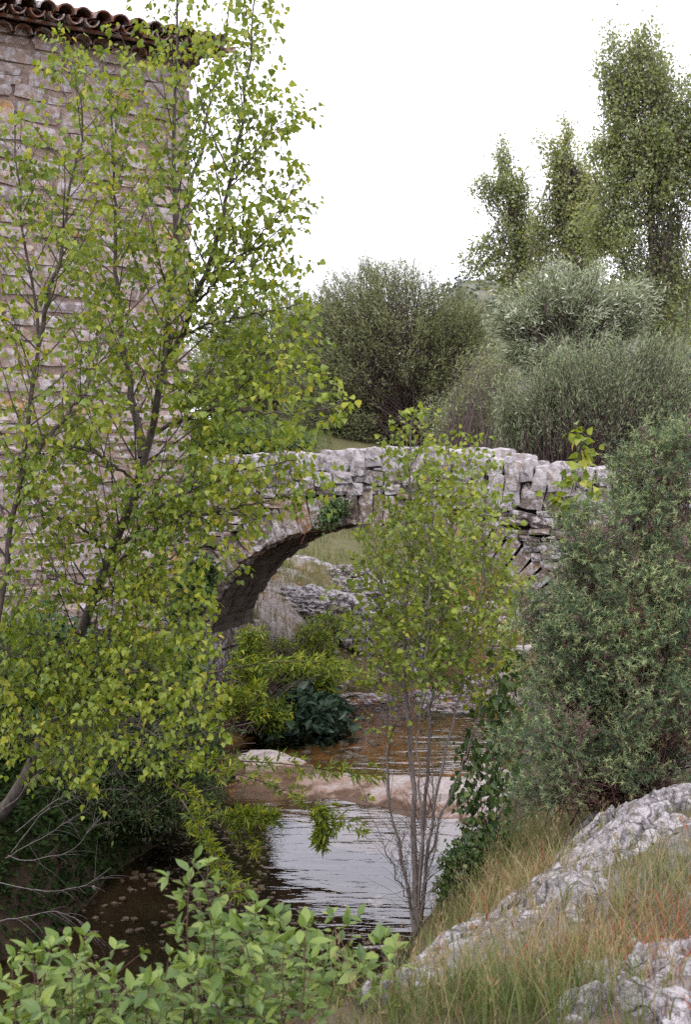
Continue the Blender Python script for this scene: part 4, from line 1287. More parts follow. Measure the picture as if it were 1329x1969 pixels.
p1 = thing('poplar_tree', 'small open crowned poplar standing left of the tall poplars on the right', 'tree', at_ground(1050, 62))
trunk_part(p1, [np.array(p1.location), P(1040, 600, 62), P(1005, 470, 62), P(975, 345, 62), P(968, 300, 62)], .2, .03, M['poplar_bark'])
bush(p1, clumpy([(965, 290, 30, 50, 62, 1.0), (1000, 340, 26, 50, 62, .8), (905, 345, 20, 18, 62, .4), (965, 350, 52, 60, 62, 1.4), (925, 355, 30, 34, 62, .8), (985, 430, 55, 75, 62, 1.4), (935, 490, 50, 40, 62, 1), (905, 515, 32, 22, 62, .7), (1000, 510, 55, 50, 62, 1.3), (960, 540, 60, 30, 61, 1), (1025, 450, 40, 70, 62, 1.2), (880, 505, 25, 18, 62, .6)], 10, .30, 1), 420, 26, 'rhomb', M['far_poplar_leaf'], M['poplar_bark'], .15, 61, base=np.array([P(1040, 600, 62), P(1010, 490, 62), P(988, 390, 62)]), shell=.6, wob=.4, t0=.66, spread=.17, up=.05, twig_r=.03, base_spread=.1, frac_full=.35, rnd_clump=.8)
p2 = thing('poplar_tree', 'mid height pale green poplar with a pointed tip on the right', 'tree', at_ground(1120, 60))
trunk_part(p2, [np.array(p2.location), P(1110, 600, 60), P(1098, 400, 60), P(1086, 260, 60)], .2, .03, M['poplar_bark'])
bush(p2, clumpy([(1084, 235, 14, 50, 60, .4), (1060, 310, 26, 45, 60, .7), (1035, 270, 12, 30, 60, .4), (1080, 290, 32, 60, 60, 1), (1085, 390, 55, 90, 60, 1.6), (1050, 450, 48, 70, 60, 1.3), (1120, 320, 26, 70, 60, 1), (1125, 470, 70, 100, 60, 2), (1080, 540, 90, 70, 60, 2), (1150, 380, 40, 90, 60, 1.5), (1010, 560, 60, 40, 60, 1.5)], 10, .30, 2), 760, 28, 'rhomb', M['far_poplar_leaf'], M['poplar_bark'], .145, 62, base=np.array([P(1110, 600, 60), P(1100, 430, 60), P(1092, 310, 60)]), shell=.6, wob=.4, t0=.6, spread=.2, up=.05, twig_r=.03, base_spread=.1, frac_full=.35, rn_ab=(3, 2), rnd_clump=.8)
p3 = thing('poplar_tree', 'tallest poplar with dense glossy foliage at the right edge', 'tree', at_ground(1262, 48))
for tr in ([P(1258, 640, 48), P(1252, 430, 48), P(1240, 230, 48), P(1225, 60, 48)], [P(1262, 600, 48), P(1295, 380, 48), P(1306, 220, 48)], [P(1255, 640, 48), P(1190, 480, 48), P(1140, 330, 48)], [P(1250, 650, 48), P(1150, 560, 48), P(1100, 480, 48)]):
    trunk_part(p3, [np.array(p3.location)] + tr, .17, .03, M['poplar_bark'])
bush(p3, clumpy([(1215, 75, 60, 60, 48, 1.4), (1195, 165, 60, 70, 48, 2), (1195, 290, 75, 100, 48, 2.2), (1270, 110, 60, 120, 48, 2), (1150, 300, 45, 70, 48, 1.2), (1270, 330, 90, 140, 48, 2.4), (1180, 440, 85, 90, 48, 2.2), (1290, 540, 90, 110, 48, 2.4), (1215, 590, 90, 80, 48, 2), (1350, 250, 80, 230, 48, 2), (1165, 130, 35, 60, 48, 1), (1170, 60, 30, 40, 48, .8), (1125, 440, 55, 70, 48, 1.2), (1310, 660, 80, 60, 48, 2)], 11, .30, 3), 1700, 30, 'rhomb', M['far_poplar_leaf'], M['poplar_bark'], .13, 63, base=np.array([P(1255, 600, 48), P(1252, 430, 48), P(1240, 260, 48), P(1295, 380, 48), P(1200, 500, 48), P(1310, 200, 48)]), shell=.6, wob=.4, t0=.6, spread=.19, up=.05, twig_r=.02, base_spread=.1, frac_full=.1, rnd_clump=.8)
ww = thing('white_willow', 'silvery white leaved willow in front of the poplars on the right', 'tree', at_ground(1090, 42))
bush(ww, clumpy([(995, 585, 70, 55, 42, 1.4), (1055, 555, 75, 65, 42, 1.5), (1125, 575, 90, 75, 42, 1.7), (1045, 645, 115, 70, 42, 1.7), (1185, 620, 80, 65, 42, 1.6), (950, 615, 42, 30, 42, .8), (1130, 690, 120, 60, 42, 1.6), (1120, 515, 75, 40, 42, 1.4), (1215, 570, 70, 60, 42, 1.4)], 8, .36, 4), 1300, 38, 'narrow', M['white_willow_leaf'], M['willow_twig'], .19, 64, base=P(1080, 720, 42), shell=.5, wob=.4, t0=.66, spread=.10, along=1.0, hang=.35, up=.1, twig_r=.025, base_spread=.3, frac_full=.3, rnd_clump=1.2)
trunk_part(ww, [np.array(ww.location), P(1085, 740, 42), P(1070, 640, 42)], .22, .08, M['willow_twig'])
osr = thing('osier_bush', 'wide blue green osier bush behind the right end of the parapet', 'bush', at_ground(1150, 36))
bush(osr, clumpy([(1080, 740, 110, 110, 36, 1.7), (1180, 740, 110, 120, 36, 1.8), (1270, 740, 90, 130, 36, 1.8), (1010, 790, 70, 75, 36, 1.2), (1350, 740, 80, 120, 36, 1.5), (1130, 670, 80, 60, 36, 1.3), (1240, 660, 80, 60, 36, 1.4), (985, 760, 45, 70, 36, 1)], 4, .62, 5), 2000, 28, 'narrow', M['osier_leaf'], M['willow_twig'], .135, 65, base=np.array([at_ground(1080, 36), at_ground(1180, 36), at_ground(1270, 36), at_ground(1010, 36)]), shell=.4, wob=.22, t0=.68, spread=.075, along=1.3, up=.08, twig_r=.018, base_spread=.4, frac_full=.4, rnd_clump=.8)
ub = thing('undergrowth_bush', 'dark low thicket under the willows seen through the arch', 'bush', at_ground(860, 46))
bush(ub, [(880, 800, 70, 70, 52, 2), (930, 830, 60, 50, 50, 1.6), (945, 740, 50, 85, 52, 1.6), (975, 700, 40, 60, 52, 1.4), (850, 1010, 60, 40, 40, 1), (930, 1020, 60, 40, 38, 1), (770, 1005, 60, 24, 44, 1)], 700, 44, 'narrow', M['willow_leaf'], M['willow_twig'], .2, 66, shell=.6, t0=.4, spread=.18, twig_r=.02, base=np.array([at_ground(880, 52), at_ground(930, 50), at_ground(950, 52), at_ground(850, 40), at_ground(930, 38)]))
tk = thing('old_tree', 'dark leaning old trunk standing behind the arch crown', 'tree', at_ground(685, 33))
b_ = np.array(tk.location)
trunk_part(tk, [b_ - [0, 0, .2], b_ + [.05, 0, .35], b_ + [.1, .1, .6], b_ + [.14, .1, 1.0], b_ + [.16, .1, 1.3]], .3, .2, M['poplar_bark'])
bush(tk, [(700, 985, 60, 16, 33, .8)], 90, 40, 'narrow', M['willow_leaf'], M['willow_twig'], .14, 67, base=b_ + [.16, .1, 1.1], shell=.6, t0=.5, spread=.1, twig_r=.015)
# trestle on the meadow
tre = thing('wooden_trestle', 'small pale wooden trestle on the meadow beside the grey trunk', 'trestle', at_ground(430, 50))
x0, y0, z0 = tre.location
def bar(name, a, b, w):
    mb = MB(); v, f = tubes(np.array([[a, (np.array(a) + np.array(b)) / 2, b]], float), np.full((1, 3), w), 4); mb.add(v, f); mb.build(name, M['wood'], tre)
for dx in (-.28, .28):
    bar('leg', (x0 + dx, y0 - .2, z0 - .05), (x0 + dx * .8, y0, z0 + .62), .03); bar('leg', (x0 + dx, y0 + .2, z0 - .05), (x0 + dx * .8, y0, z0 + .62), .03)
bar('rail', (x0 - .36, y0, z0 + .62), (x0 + .36, y0, z0 + .62), .04)

# --- bushes by the arch
br = thing('leafy_shrub', 'bright yellow green shrub growing under the left side of the arch', 'bush', (-.75, 16.2, gz(-.75, 16.2)))
bush(br, clumpy([(560, 1320, 95, 70, 15.4, .3), (590, 1240, 75, 45, 16.6, .35), (620, 1200, 60, 35, 17.6, .35), (630, 1310, 60, 50, 15.8, .35), (540, 1260, 60, 45, 16.2, .35), (470, 1330, 60, 80, 14.3, .25), (480, 1240, 45, 50, 14.2, .2), (670, 1190, 50, 16, 17.6, .2), (520, 1375, 80, 45, 14.8, .3)], 5, .42, 6), 640, 24, 'lance', M['bright_leaf'], M['twig'], .085, 71, base=np.array([[-.9, 15.6, .3], [-.5, 16.6, .6], [-1.25, 14.6, .25]]), shell=.5, wob=.3, t0=.80, spread=.035, along=.8, up=.12, twig_r=.007, base_spread=.12, frac_full=.4, rnd_clump=.9)
fg = thing('fig_shrub', 'dark blue green broad leaved shrub at the water under the arch', 'bush', (-.9, 15.2, .25))
bush(fg, [(590, 1405, 62, 40, 15.2, .3), (640, 1380, 36, 36, 15.3, .3), (530, 1410, 50, 34, 15.0, .3)], 130, 16, 'oval', M['fig_leaf'], M['twig'], .15, 72, shell=.6, t0=.45, spread=.09, twig_r=.008, base=(-1.1, 15.3, .4))
iv = thing('ivy', 'dark ivy clinging to the bridge beside the left springing of the arch', 'ivy', tuple(B(-2.3, -.02, 1.2)))
bush(iv, [(372, 1120, 34, 50, 14.9, .12), (350, 1170, 30, 40, 14.8, .12), (400, 1085, 20, 25, 14.9, .1)], 130, 26, 'delta', M['dark_leaf'], M['twig'], .06, 73, shell=.6, t0=.5, spread=.05, twig_r=.004)
iv2 = thing('ivy', 'small ivy tuft hanging over the arch ring left of the crown', 'ivy', tuple(B(-.25, -.02, 2.85)))
bush(iv2, [(628, 998, 20, 28, 14.3, .1), (640, 975, 16, 14, 14.3, .1)], 60, 22, 'rhomb', M['dark_leaf'], M['twig'], .045, 74, shell=.6, t0=.4, spread=.04, twig_r=.003, hang=.6)
rt = thing('root_threads', 'thin rust red roots dangling below the arch ring', 'roots', tuple(B(-.6, .0, 2.55)))
mb = MB(); pths = []
for u0 in (-.75, -.71, -.42, -.38, -.1):
    t_ = np.linspace(0, 1, 6)
    pths.append(B(u0 + .03 * np.sin(t_ * 5 + u0 * 9), -.06 + 0 * t_, ZS + R_ * math.sqrt(1 - (u0 / S_) ** 2) + .1 - t_ * (.45 + .3 * math.sin(u0 * 20))))
for q_ in pths:
    mb = MB(); v, f = tubes(q_[None], .0035, 3); mb.add(v, f); mb.build('root', M['root_thread'], rt)

# --- dark undergrowth on the left bank
for lab, hull, n, kind, mat, size, seed, tb in (
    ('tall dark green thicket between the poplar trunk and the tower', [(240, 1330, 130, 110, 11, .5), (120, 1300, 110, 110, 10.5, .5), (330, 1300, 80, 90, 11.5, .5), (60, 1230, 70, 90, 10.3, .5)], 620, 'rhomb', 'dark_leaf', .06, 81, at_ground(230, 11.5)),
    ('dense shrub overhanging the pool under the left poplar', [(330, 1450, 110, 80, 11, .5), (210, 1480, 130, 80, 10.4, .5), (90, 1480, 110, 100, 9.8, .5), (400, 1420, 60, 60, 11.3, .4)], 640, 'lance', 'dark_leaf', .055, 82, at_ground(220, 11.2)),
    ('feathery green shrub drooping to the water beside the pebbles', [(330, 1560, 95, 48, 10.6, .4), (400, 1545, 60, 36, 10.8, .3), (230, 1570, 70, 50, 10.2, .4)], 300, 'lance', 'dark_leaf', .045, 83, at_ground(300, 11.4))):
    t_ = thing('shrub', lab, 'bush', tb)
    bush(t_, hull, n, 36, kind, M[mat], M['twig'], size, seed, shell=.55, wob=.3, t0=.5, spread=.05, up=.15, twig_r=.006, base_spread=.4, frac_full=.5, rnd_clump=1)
t_ = thing('shrub', 'low dark green shrub at the water edge right of the bare sapling stems', 'bush', tuple(ground_hit(900, 1720)))
gy_ = t_.location[1]
bush(t_, [(890, 1665, 38, 55, gy_, .25), (925, 1640, 40, 50, gy_ + .2, .25), (870, 1710, 30, 30, gy_, .2), (960, 1610, 30, 40, gy_ + .3, .2)], 260, 26, 'rhomb', M['dark_leaf'], M['twig'], .035, 84, shell=.6, t0=.45, spread=.03, up=.2, twig_r=.004)
# moss hanging from the bank
r = np.random.default_rng(33)
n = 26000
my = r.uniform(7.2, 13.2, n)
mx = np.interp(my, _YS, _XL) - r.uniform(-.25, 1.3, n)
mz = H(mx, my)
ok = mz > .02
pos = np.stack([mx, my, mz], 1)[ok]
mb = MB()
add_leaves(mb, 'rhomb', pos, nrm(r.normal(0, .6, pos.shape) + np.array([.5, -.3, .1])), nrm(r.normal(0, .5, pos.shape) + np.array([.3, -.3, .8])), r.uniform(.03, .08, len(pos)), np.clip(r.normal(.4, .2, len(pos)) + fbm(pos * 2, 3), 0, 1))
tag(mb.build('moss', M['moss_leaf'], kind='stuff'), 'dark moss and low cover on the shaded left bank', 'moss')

# pale dead branches over the dark water
def dead(label, curves, seed, rad=.0045, mat='dead_twig', name='dead_branch', nt=12):
    r = np.random.default_rng(seed)
    b = P(*curves[0][0])
    t_ = thing(name, label, 'branch', tuple(b))
    mb = MB(); ends = []
    for cv in curves:
        q = resample(pstem(cv), 16); q[1:] += np.cumsum(r.normal(0, .004, (15, 3)), 0)
        v, f = tubes(q[None], np.linspace(rad, rad * .25, 16)[None], 5); mb.add(v, f)
        for _ in range(nt):
            i = r.integers(4, 15); d = nrm(q[min(i + 1, 15)] - q[i - 1]) + r.normal(0, .45, 3) + np.array([0, 0, -.12])
            L = r.uniform(.08, .32); u = np.linspace(0, 1, 6)[:, None]
            path = q[i] + nrm(d) * u * L + np.array([0, 0, -.5]) * u ** 2 * L * r.uniform(0, .8)
            v, f = tubes(path[None], np.linspace(rad * .35, rad * .12, 6)[None], 3); mb.add(v, f)
    mb.build('twigs', M[mat], t_, smooth=True, kind='stuff')
dead('pale bare branch sweeping over the dark water low at the left edge', [[(-30, 1690, 7.6), (40, 1710, 7.6), (110, 1718, 7.5), (170, 1705, 7.4), (215, 1670, 7.4)], [(-30, 1780, 7.5), (40, 1760, 7.4), (110, 1745, 7.3), (150, 1760, 7.3), (200, 1810, 7.3)]], 1)
dead('tangle of fine grey bare twigs fanning out under the leaning poplar trunk', [[(10, 1650, 7.9), (90, 1610, 7.8), (160, 1570, 7.8), (200, 1540, 7.8)], [(20, 1640, 7.9), (80, 1560, 7.8), (180, 1520, 7.8), (260, 1515, 7.7)], [(15, 1645, 7.9), (60, 1655, 7.8), (150, 1640, 7.7), (210, 1565, 7.7)], [(0, 1560, 7.9), (60, 1500, 7.8), (110, 1460, 7.8), (130, 1430, 7.8)], [(30, 1600, 7.9), (110, 1540, 7.8), (200, 1490, 7.8), (330, 1470, 7.8)]], 2, .0035, nt=16)

# arching leafy sprays over the pool
ar_ = thing('arching_shrub', 'shrub with long leafy arching sprays reaching over the pool', 'bush', at_ground(330, 11.6))
b_ = np.array(ar_.location)
curves = [[(300, 1450, 10.8), (385, 1478, 10.2), (465, 1490, 9.9), (525, 1510, 9.7), (590, 1535, 9.5), (650, 1570, 9.4), (695, 1598, 9.3)],
          [(300, 1480, 10.6), (350, 1522, 10.2), (435, 1572, 9.8), (475, 1612, 9.6), (492, 1632, 9.5)],
          [(435, 1572, 9.8), (470, 1572, 9.6), (525, 1566, 9.5)],
          [(330, 1450, 11), (440, 1462, 10.6), (540, 1468, 10.3), (640, 1480, 10.1), (735, 1492, 10.0)],
          [(600, 1540, 9.5), (630, 1590, 9.4), (615, 1625, 9.4)],
          [(380, 1300, 11.4), (455, 1283, 11.3), (530, 1272, 11.2), (610, 1272, 11.2), (710, 1305, 11.1)],
          [(390, 1400, 11.2), (450, 1340, 11.2), (500, 1322, 11.1)],
          [(350, 1540, 10.0), (400, 1620, 9.2), (430, 1680, 8.8), (465, 1720, 8.6)]]
r = np.random.default_rng(44)
mb = MB(); lp, la, ln = [], [], []
for cv in curves:
    q = resample(np.concatenate([[b_ + [0, 0, .3]], pstem(cv)]) if cv[0][0] < 345 else pstem(cv), 40)
    v, f = tubes(q[None], np.linspace(.010, .002, 40)[None], 5); mb.add(v, f)
    dens = 1 if cv[0][0] < 1000 else 0
    for i in range(6, 40):
        for _ in range(4):
            t_ = nrm(q[min(i + 1, 39)] - q[i - 1]); c = q[i] + (q[min(i + 1, 39)] - q[i]) * r.random()
            o = nrm(np.cross(t_, r.normal(0, 1, 3))); L = r.uniform(.0, .07)
            m = r.integers(3, 6)
            lp.append(np.repeat((c + o * L)[None], m, 0)); la.append(nrm(o * .5 + t_ * .6 + r.normal(0, .55, (m, 3)))); ln.append(rdir(m, r) + np.array([0, 0, .6]))
mb.build('branches', M['twig'], ar_, smooth=True)
lp, la, ln = map(np.concatenate, (lp, la, ln))
mb = MB(); add_leaves(mb, 'lance', lp, la, ln, r.uniform(.045, .10, len(lp)), np.clip(r.beta(2.2, 2.0, len(lp)), 0, 1))
mb.build('foliage', M['bright_leaf'], ar_, kind='stuff')

# --- juniper
jb = ground_hit(1215, 1560); JY = jb[1] - .15
jun = thing('juniper_bush', 'large prickly grey green juniper bush with reddish tips on the right bank', 'bush', tuple(jb))
r = np.random.default_rng(77)
hull = [(1250, 1120, 190, 230, JY, .6), (1290, 930, 95, 110, JY, .4), (1205, 960, 60, 70, JY, .3), (1180, 1060, 100, 130, JY - .1, .45), (1130, 1200, 105, 150, JY - .1, .45), (1145, 1390, 145, 160, JY - .2, .5), (1075, 1440, 85, 105, JY - .2, .4), (1280, 1360, 150, 170, JY - .2, .55), (1420, 1150, 150, 280, JY, .6), (1200, 905, 35, 50, JY, .2), (1270, 875, 45, 55, JY, .25), (1310, 850, 50, 50, JY, .25), (1025, 1190, 36, 50, JY, .2), (990, 1430, 40, 55, JY - .1, .2), (1020, 1530, 60, 40, JY - .2, .2), (1035, 1310, 40, 45, JY, .2), (1220, 1230, 130, 90, JY - .3, .3), (1280, 1230, 110, 100, JY - .35, .3), (1070, 1300, 65, 85, JY - .1, .3), (1110, 990, 40, 40, JY, .25)]
cen, d, rad, j = hull_pts(clumpy(hull, 22, .20, 7), 1750, r, .45, .3, 7)
outd = d
path = sprays(cen, np.broadcast_to(jb + np.array([0, 0, .15]), cen.shape) + r.normal(0, .1, cen.shape), r, 8, .05, .05)
mb = MB(); v, f = tubes(path[::4], np.linspace(.008, .0018, 8), 3); mb.add(v, f); v, f = tubes(path[:, 5:], np.linspace(.003, .0014, 3), 3); mb.add(v, f)
m = 7
sdir = nrm(outd[:, None] * .9 + np.array([0, -.2, .3]) + r.normal(0, .6, (len(cen), m, 3)))
sb = cen[:, None] + r.normal(0, .035, (len(cen), m, 3)); sl = r.uniform(.06, .14, (len(cen), m))
tipw = np.linspace(0, 1, 2)[None, :, None]
tp_ = sb.reshape(-1, 1, 3) + sdir.reshape(-1, 1, 3) * tipw * sl.reshape(-1, 1, 1)
v, f = tubes(tp_, np.linspace(.0016, .0008, 2), 3); mb.add(v, f)
mb.build('branches', M['red_twig'], jun, smooth=True, kind='stuff')
nn_ = 23
u = r.random((len(tp_), nn_)) ** .8
pos = sb.reshape(-1, 1, 3) + sdir.reshape(-1, 1, 3) * (u * sl.reshape(-1, 1))[..., None]
ax = nrm(sdir.reshape(-1, 1, 3) * .55 + rdir(len(tp_) * nn_, r).reshape(len(tp_), nn_, 3))
cl = np.clip(np.repeat(r.beta(2.4, 2.2, len(cen)), m)[:, None] + r.normal(0, .13, (len(tp_), nn_)) + (u - .42) * .55, .17, .93)
dead_s = np.repeat(r.random(len(cen)) < .035, m)[:, None] | (r.random(len(tp_)) < .03)[:, None]
cl = np.where(dead_s, r.uniform(0, .12, cl.shape), cl)
red = np.repeat(r.random(len(cen)) < .012, m)[:, None]
cl = np.where(red, r.uniform(.97, 1, cl.shape), cl)
mb = MB(); add_leaves(mb, 'needle', pos.reshape(-1, 3), ax.reshape(-1, 3), rdir(pos.size // 3, r), r.uniform(.018, .032, pos.size // 3), cl.ravel())
mb.build('needles', M['juniper_needle'], jun, kind='stuff')
low = np.array([P(r.uniform(1040, 1320), r.uniform(1490, 1560), JY - r.uniform(0, .4)) for _ in range(60)])
fine_twigs(jun, M['red_twig'], low, 300, .22, 8, -.1, 'bare_twigs', .0028)
for px, py in ((1120, 1450), (1230, 1400), (1300, 1350), (1180, 1300), (1240, 1100)):
    trunk_part(jun, [jb - [0, 0, .1], (jb + P(px, py, JY)) / 2 + [0, 0, -.05], P(px, py, JY)], .03, .010, M['red_twig'], 'limb')

# --- dogwood in front
r = np.random.default_rng(88)
topx = [-40, 25, 100, 170, 200, 260, 330, 400, 450, 570, 640, 700, 750, 785]
topy = [1835, 1835, 1812, 1822, 1860, 1855, 1822, 1785, 1755, 1752, 1752, 1775, 1800, 1880]
dgb = np.array([-.55, 3.75, gz(-.55, 3.75)])
dog = thing('dogwood_bush', 'bright green broad leaved dogwood bush along the bottom left edge', 'bush', tuple(dgb))
lp, la, ln, pth, sps = [], [], [], [], []
tips = [(375, 1650, 3.7), (400, 1660, 3.75), (440, 1715, 3.8), (360, 1700, 3.7), (95, 1825, 3.5), (160, 1822, 3.55), (640, 1762, 3.9), (740, 1805, 4.0)]
while len(tips) < 92:
    x = r.uniform(-40, 785); ty = np.interp(x, topx, topy) + r.exponential(75)
    if ty < 2000: tips.append((x, ty, r.uniform(3.2, 4.2)))
for px, py, Y in tips:
    tip = P(px, py, Y)
    b = np.array([tip[0] * .8 + r.normal(0, .08) - .05, Y + r.uniform(0, .25), tip[2] - r.uniform(.45, .8)])
    q = sprays(tip[None], b[None], r, 16, .04, .02)[0]
    pth.append(q)
    s = 15
    for i in range(3, 16):
        t_ = nrm(q[min(i + 1, 15)] - q[i - 1])
        az = (i % 2) * 1.57 + r.normal(0, .3)
        ref = nrm(np.cross(t_, [0.3, 1, .1])); rf2 = np.cross(t_, ref)
        for sg in (0, math.pi):
            o = ref * math.cos(az + sg) + rf2 * math.sin(az + sg)
            if r.random() < .12: continue
            lp.append(q[i] + o * .012); la.append(o * .9 + t_ * .35 + np.array([0, 0, -.15]) + r.normal(0, .22, 3)); ln.append(np.array([0, -.15, 1]) + t_ * .4 + r.normal(0, .3, 3))
            if r.random() < .45 and i < 14:     # side shoot
                e = q[i] + o * r.uniform(.05, .12) + np.array([0, 0, .03])
                sps.append(np.stack([q[i], (q[i] + e) / 2 + [0, 0, .004], e]))
                for _ in range(4):
                    lp.append(e); la.append(o * .5 + r.normal(0, .6, 3)); ln.append(np.array([0, -.15, 1]) + r.normal(0, .4, 3))
    for _ in range(3):
        lp.append(tip); la.append(t_ * .7 + r.normal(0, .5, 3)); ln.append(np.array([0, -.2, .8]) + r.normal(0, .4, 3))
mb = MB(); v, f = tubes(np.array(pth), np.linspace(.0035, .0013, 16), 4); mb.add(v, f); v, f = tubes(np.array(sps), np.linspace(.0016, .001, 3), 3); mb.add(v, f); mb.build('stems', M['red_twig'], dog, smooth=True, kind='stuff')
lp, la, ln = map(np.array, (lp, la, ln))
leaves_as_parts(dog, 'oval', M['dogwood_leaf'], lp, la, ln, np.clip(r.normal(.043, .012, len(lp)), .018, .066), np.clip(r.beta(2.3, 2.2, len(lp)) + fbm(lp * 5, 2) * .5, 0, 1), 300)

# ------------------------------------------------------------------ grasses
def blades(mb, root, h, lean, w, rnd, r, curve=.5):
    n = len(root)
    d = r.normal(0, 1, (n, 2)); d /= np.linalg.norm(d, axis=1, keepdims=True)
    D = np.concatenate([d, np.zeros((n, 1))], 1); up = np.array([0, 0, 1.0])
    S = np.stack([-d[:, 1], d[:, 0], np.zeros(n)], 1)
    pts = []
    for t in (0, .4, .75, 1):
        pts.append(root + up * (h * t * (1 - curve * .25 * t * lean))[:, None] + D * (h * lean * (t ** 1.8))[:, None])
    V = np.stack([pts[0] - S * w[:, None], pts[0] + S * w[:, None], pts[1] - S * w[:, None] * .8, pts[1] + S * w[:, None] * .8, pts[2] - S * w[:, None] * .5, pts[2] + S * w[:, None] * .5, pts[3]], 1)
    o = (np.arange(n) * 7)[:, None]
    mb.add(V.reshape(-1, 3), [np.concatenate([o + np.array([[0, 1, 3, 2]]), o + np.array([[2, 3, 5, 4]])]), o + np.array([[4, 5, 6]])], [np.concatenate([rnd, rnd]), rnd])
    return np.array(pts[3]), D

r = np.random.default_rng(99)
ribbon = np.array([ground_hit(px, py)[:2] for px, py in ((770, 1850), (850, 1810), (940, 1775), (1030, 1725), (1110, 1665), (1190, 1595), (1260, 1545))] + [(9, 9)])
slab = np.array([ground_hit(px, py)[:2] for px, py in ((1075, 1940), (1150, 1900), (1230, 1860), (1330, 1800))])
def dist_poly(xy, poly):
    best = np.full(len(xy), 9.)
    for a, b in zip(poly[:-1], poly[1:]):
        ab = b - a; t = np.clip(((xy - a) @ ab) / (ab @ ab), 0, 1)
        best = np.minimum(best, np.linalg.norm(xy - a - t[:, None] * ab, axis=1))
    return best
mb = MB(); mb_seed = MB(); stalks = []
tufts = [(985, 1600, .2, .45, 150), (1005, 1570, .18, .4, 140), (1010, 1545, .16, .4, 120), (865, 1790, .12, .4, 120), (885, 1780, .14, .5, 120), (830, 1810, .1, .4, 90), (900, 1765, .14, .35, 120), (960, 1940, 0.19, 0.28, 223), (900, 1955, 0.19, 0.30, 210), (1015, 1945, 0.18, 0.30, 198), (1050, 1965, 0.21, 0.32, 241), (850, 1960, 0.16, 0.34, 148), (780, 1965, 0.16, 0.40, 99), (1000, 1900, 0.10, 0.45, 74),
         (900, 1735, 0.21, 0.50, 209), (935, 1700, 0.22, 0.45, 209), (980, 1700, 0.24, 0.60, 224), (1020, 1660, 0.21, 0.50, 192), (1070, 1620, 0.18, 0.45, 176), (880, 1760, 0.16, 0.35, 161), (920, 1680, 0.21, 0.30, 176), (960, 1660, 0.21, 0.40, 176), (1000, 1630, 0.18, 0.40, 161), (1040, 1600, 0.16, 0.45, 161), (850, 1775, 0.15, 0.40, 111), (985, 1745, 0.18, 0.62, 241), (950, 1735, 0.18, 0.66, 209), (1010, 1715, 0.18, 0.62, 192), (1060, 1670, 0.15, 0.50, 161), (1110, 1630, 0.13, 0.45, 144), (915, 1745, 0.15, 0.50, 111), (1150, 1590, 0.13, 0.45, 111),
         (1120, 1850, 0.15, 0.55, 144), (1160, 1800, 0.16, 0.60, 161), (1200, 1760, 0.16, 0.45, 161), (1250, 1720, 0.16, 0.40, 176), (1300, 1690, 0.16, 0.40, 161), (1150, 1870, 0.11, 0.80, 144), (1210, 1850, 0.11, 0.85, 161), (1260, 1820, 0.13, 0.88, 176), (1300, 1790, 0.14, 0.70, 161), (1230, 1790, 0.15, 0.68, 152), (1100, 1895, 0.13, 0.72, 144), (1180, 1880, 0.09, 0.95, 144), (1230, 1860, 0.09, 0.97, 128), (1090, 1830, 0.14, 0.60, 111), (1320, 1740, 0.16, 0.50, 128), (830, 1930, 0.10, 0.50, 68), (880, 1890, 0.07, 0.55, 43), (700, 1960, 0.13, 0.50, 62), (1060, 1920, 0.15, 0.40, 128), (1290, 1640, 0.15, 0.40, 128)]
for px, py, h, tone, n in tufts:
    g = ground_hit(px, py)
    rr = r.normal(0, 1, (n, 2)) * np.array([.15, .15])
    x, y = g[0] + rr[:, 0], g[1] + rr[:, 1]
    root = np.stack([x, y, H(x, y) - .01], 1)
    hh = h * r.uniform(.45, 1.2, n) * 1.0
    tn = np.clip(tone + r.normal(0, .13, n) + (r.random(n) < .15) * .3, 0, 1)
    blades(mb, root, hh, r.uniform(.15, 1.1, n), np.where(r.random(n) < .2, r.uniform(.002, .0034, n), r.uniform(.0009, .0018, n)) * (.8 + g[1] * .06), tn, r)
    stalks.append((root[:max(2, n // 60)], h))
# thinner cover between the tufts
n = 22000
x = r.uniform(-.6, 4.2, n); y = r.uniform(2.6, 10.5, n)
xr_ = np.interp(y, _YR, _XR)
xy = np.stack([x, y], 1)
dens = fbm(np.stack([x * 1.4, y * 1.4, 0 * x], 1), 3, 7)
ok = (x > xr_ + .12) & (dist_poly(xy, ribbon) > .22 + .5 * dens) & (dist_poly(xy, slab) > .2 + .15 * dens) & (dens > -.14 + .12 * r.normal(size=n))
x, y = x[ok], y[ok]; n = len(x)
tone = np.clip(.45 + fbm(np.stack([x * .9, y * .9, 0 * x + 5], 1), 3, 8) * 1.1 + r.normal(0, .15, n) + .28 * np.clip((x - .6) * (6.2 - y) * .5, 0, 1), 0, 1)
blades(mb, np.stack([x, y, H(x, y) - .01], 1), r.uniform(.03, .10, n), r.uniform(.2, 1.1, n), r.uniform(.0013, .0026, n) * (.7 + y * .07), tone, r)
n = 7000     # rough grass on the level ground of both banks
y = r.uniform(5, 14, n); lft = r.random(n) < .55
x = np.where(lft, np.interp(y, _YS, _XL) - r.uniform(.9, 4.5, n), np.interp(y, _YR, _XR) + r.uniform(1.8, 5.5, n))
ok = (dist_poly(np.stack([x, y], 1), ribbon) > .45) & ((x > -1.9) | (y < 13.6 + (x + 1.9) * .58))
x, y, lft = x[ok], y[ok], lft[ok]; n = len(x)
blades(mb, np.stack([x, y, H(x, y) - .01], 1), r.uniform(.08, .26, n), r.uniform(.2, 1.1, n), r.uniform(.002, .004, n), np.clip(np.where(lft, .2, .55) + r.normal(0, .14, n), 0, 1), r)
tag(mb.build('bank_grass', M['grass'], kind='stuff'), 'green straw and reddish grass covering the banks in front', 'grass')
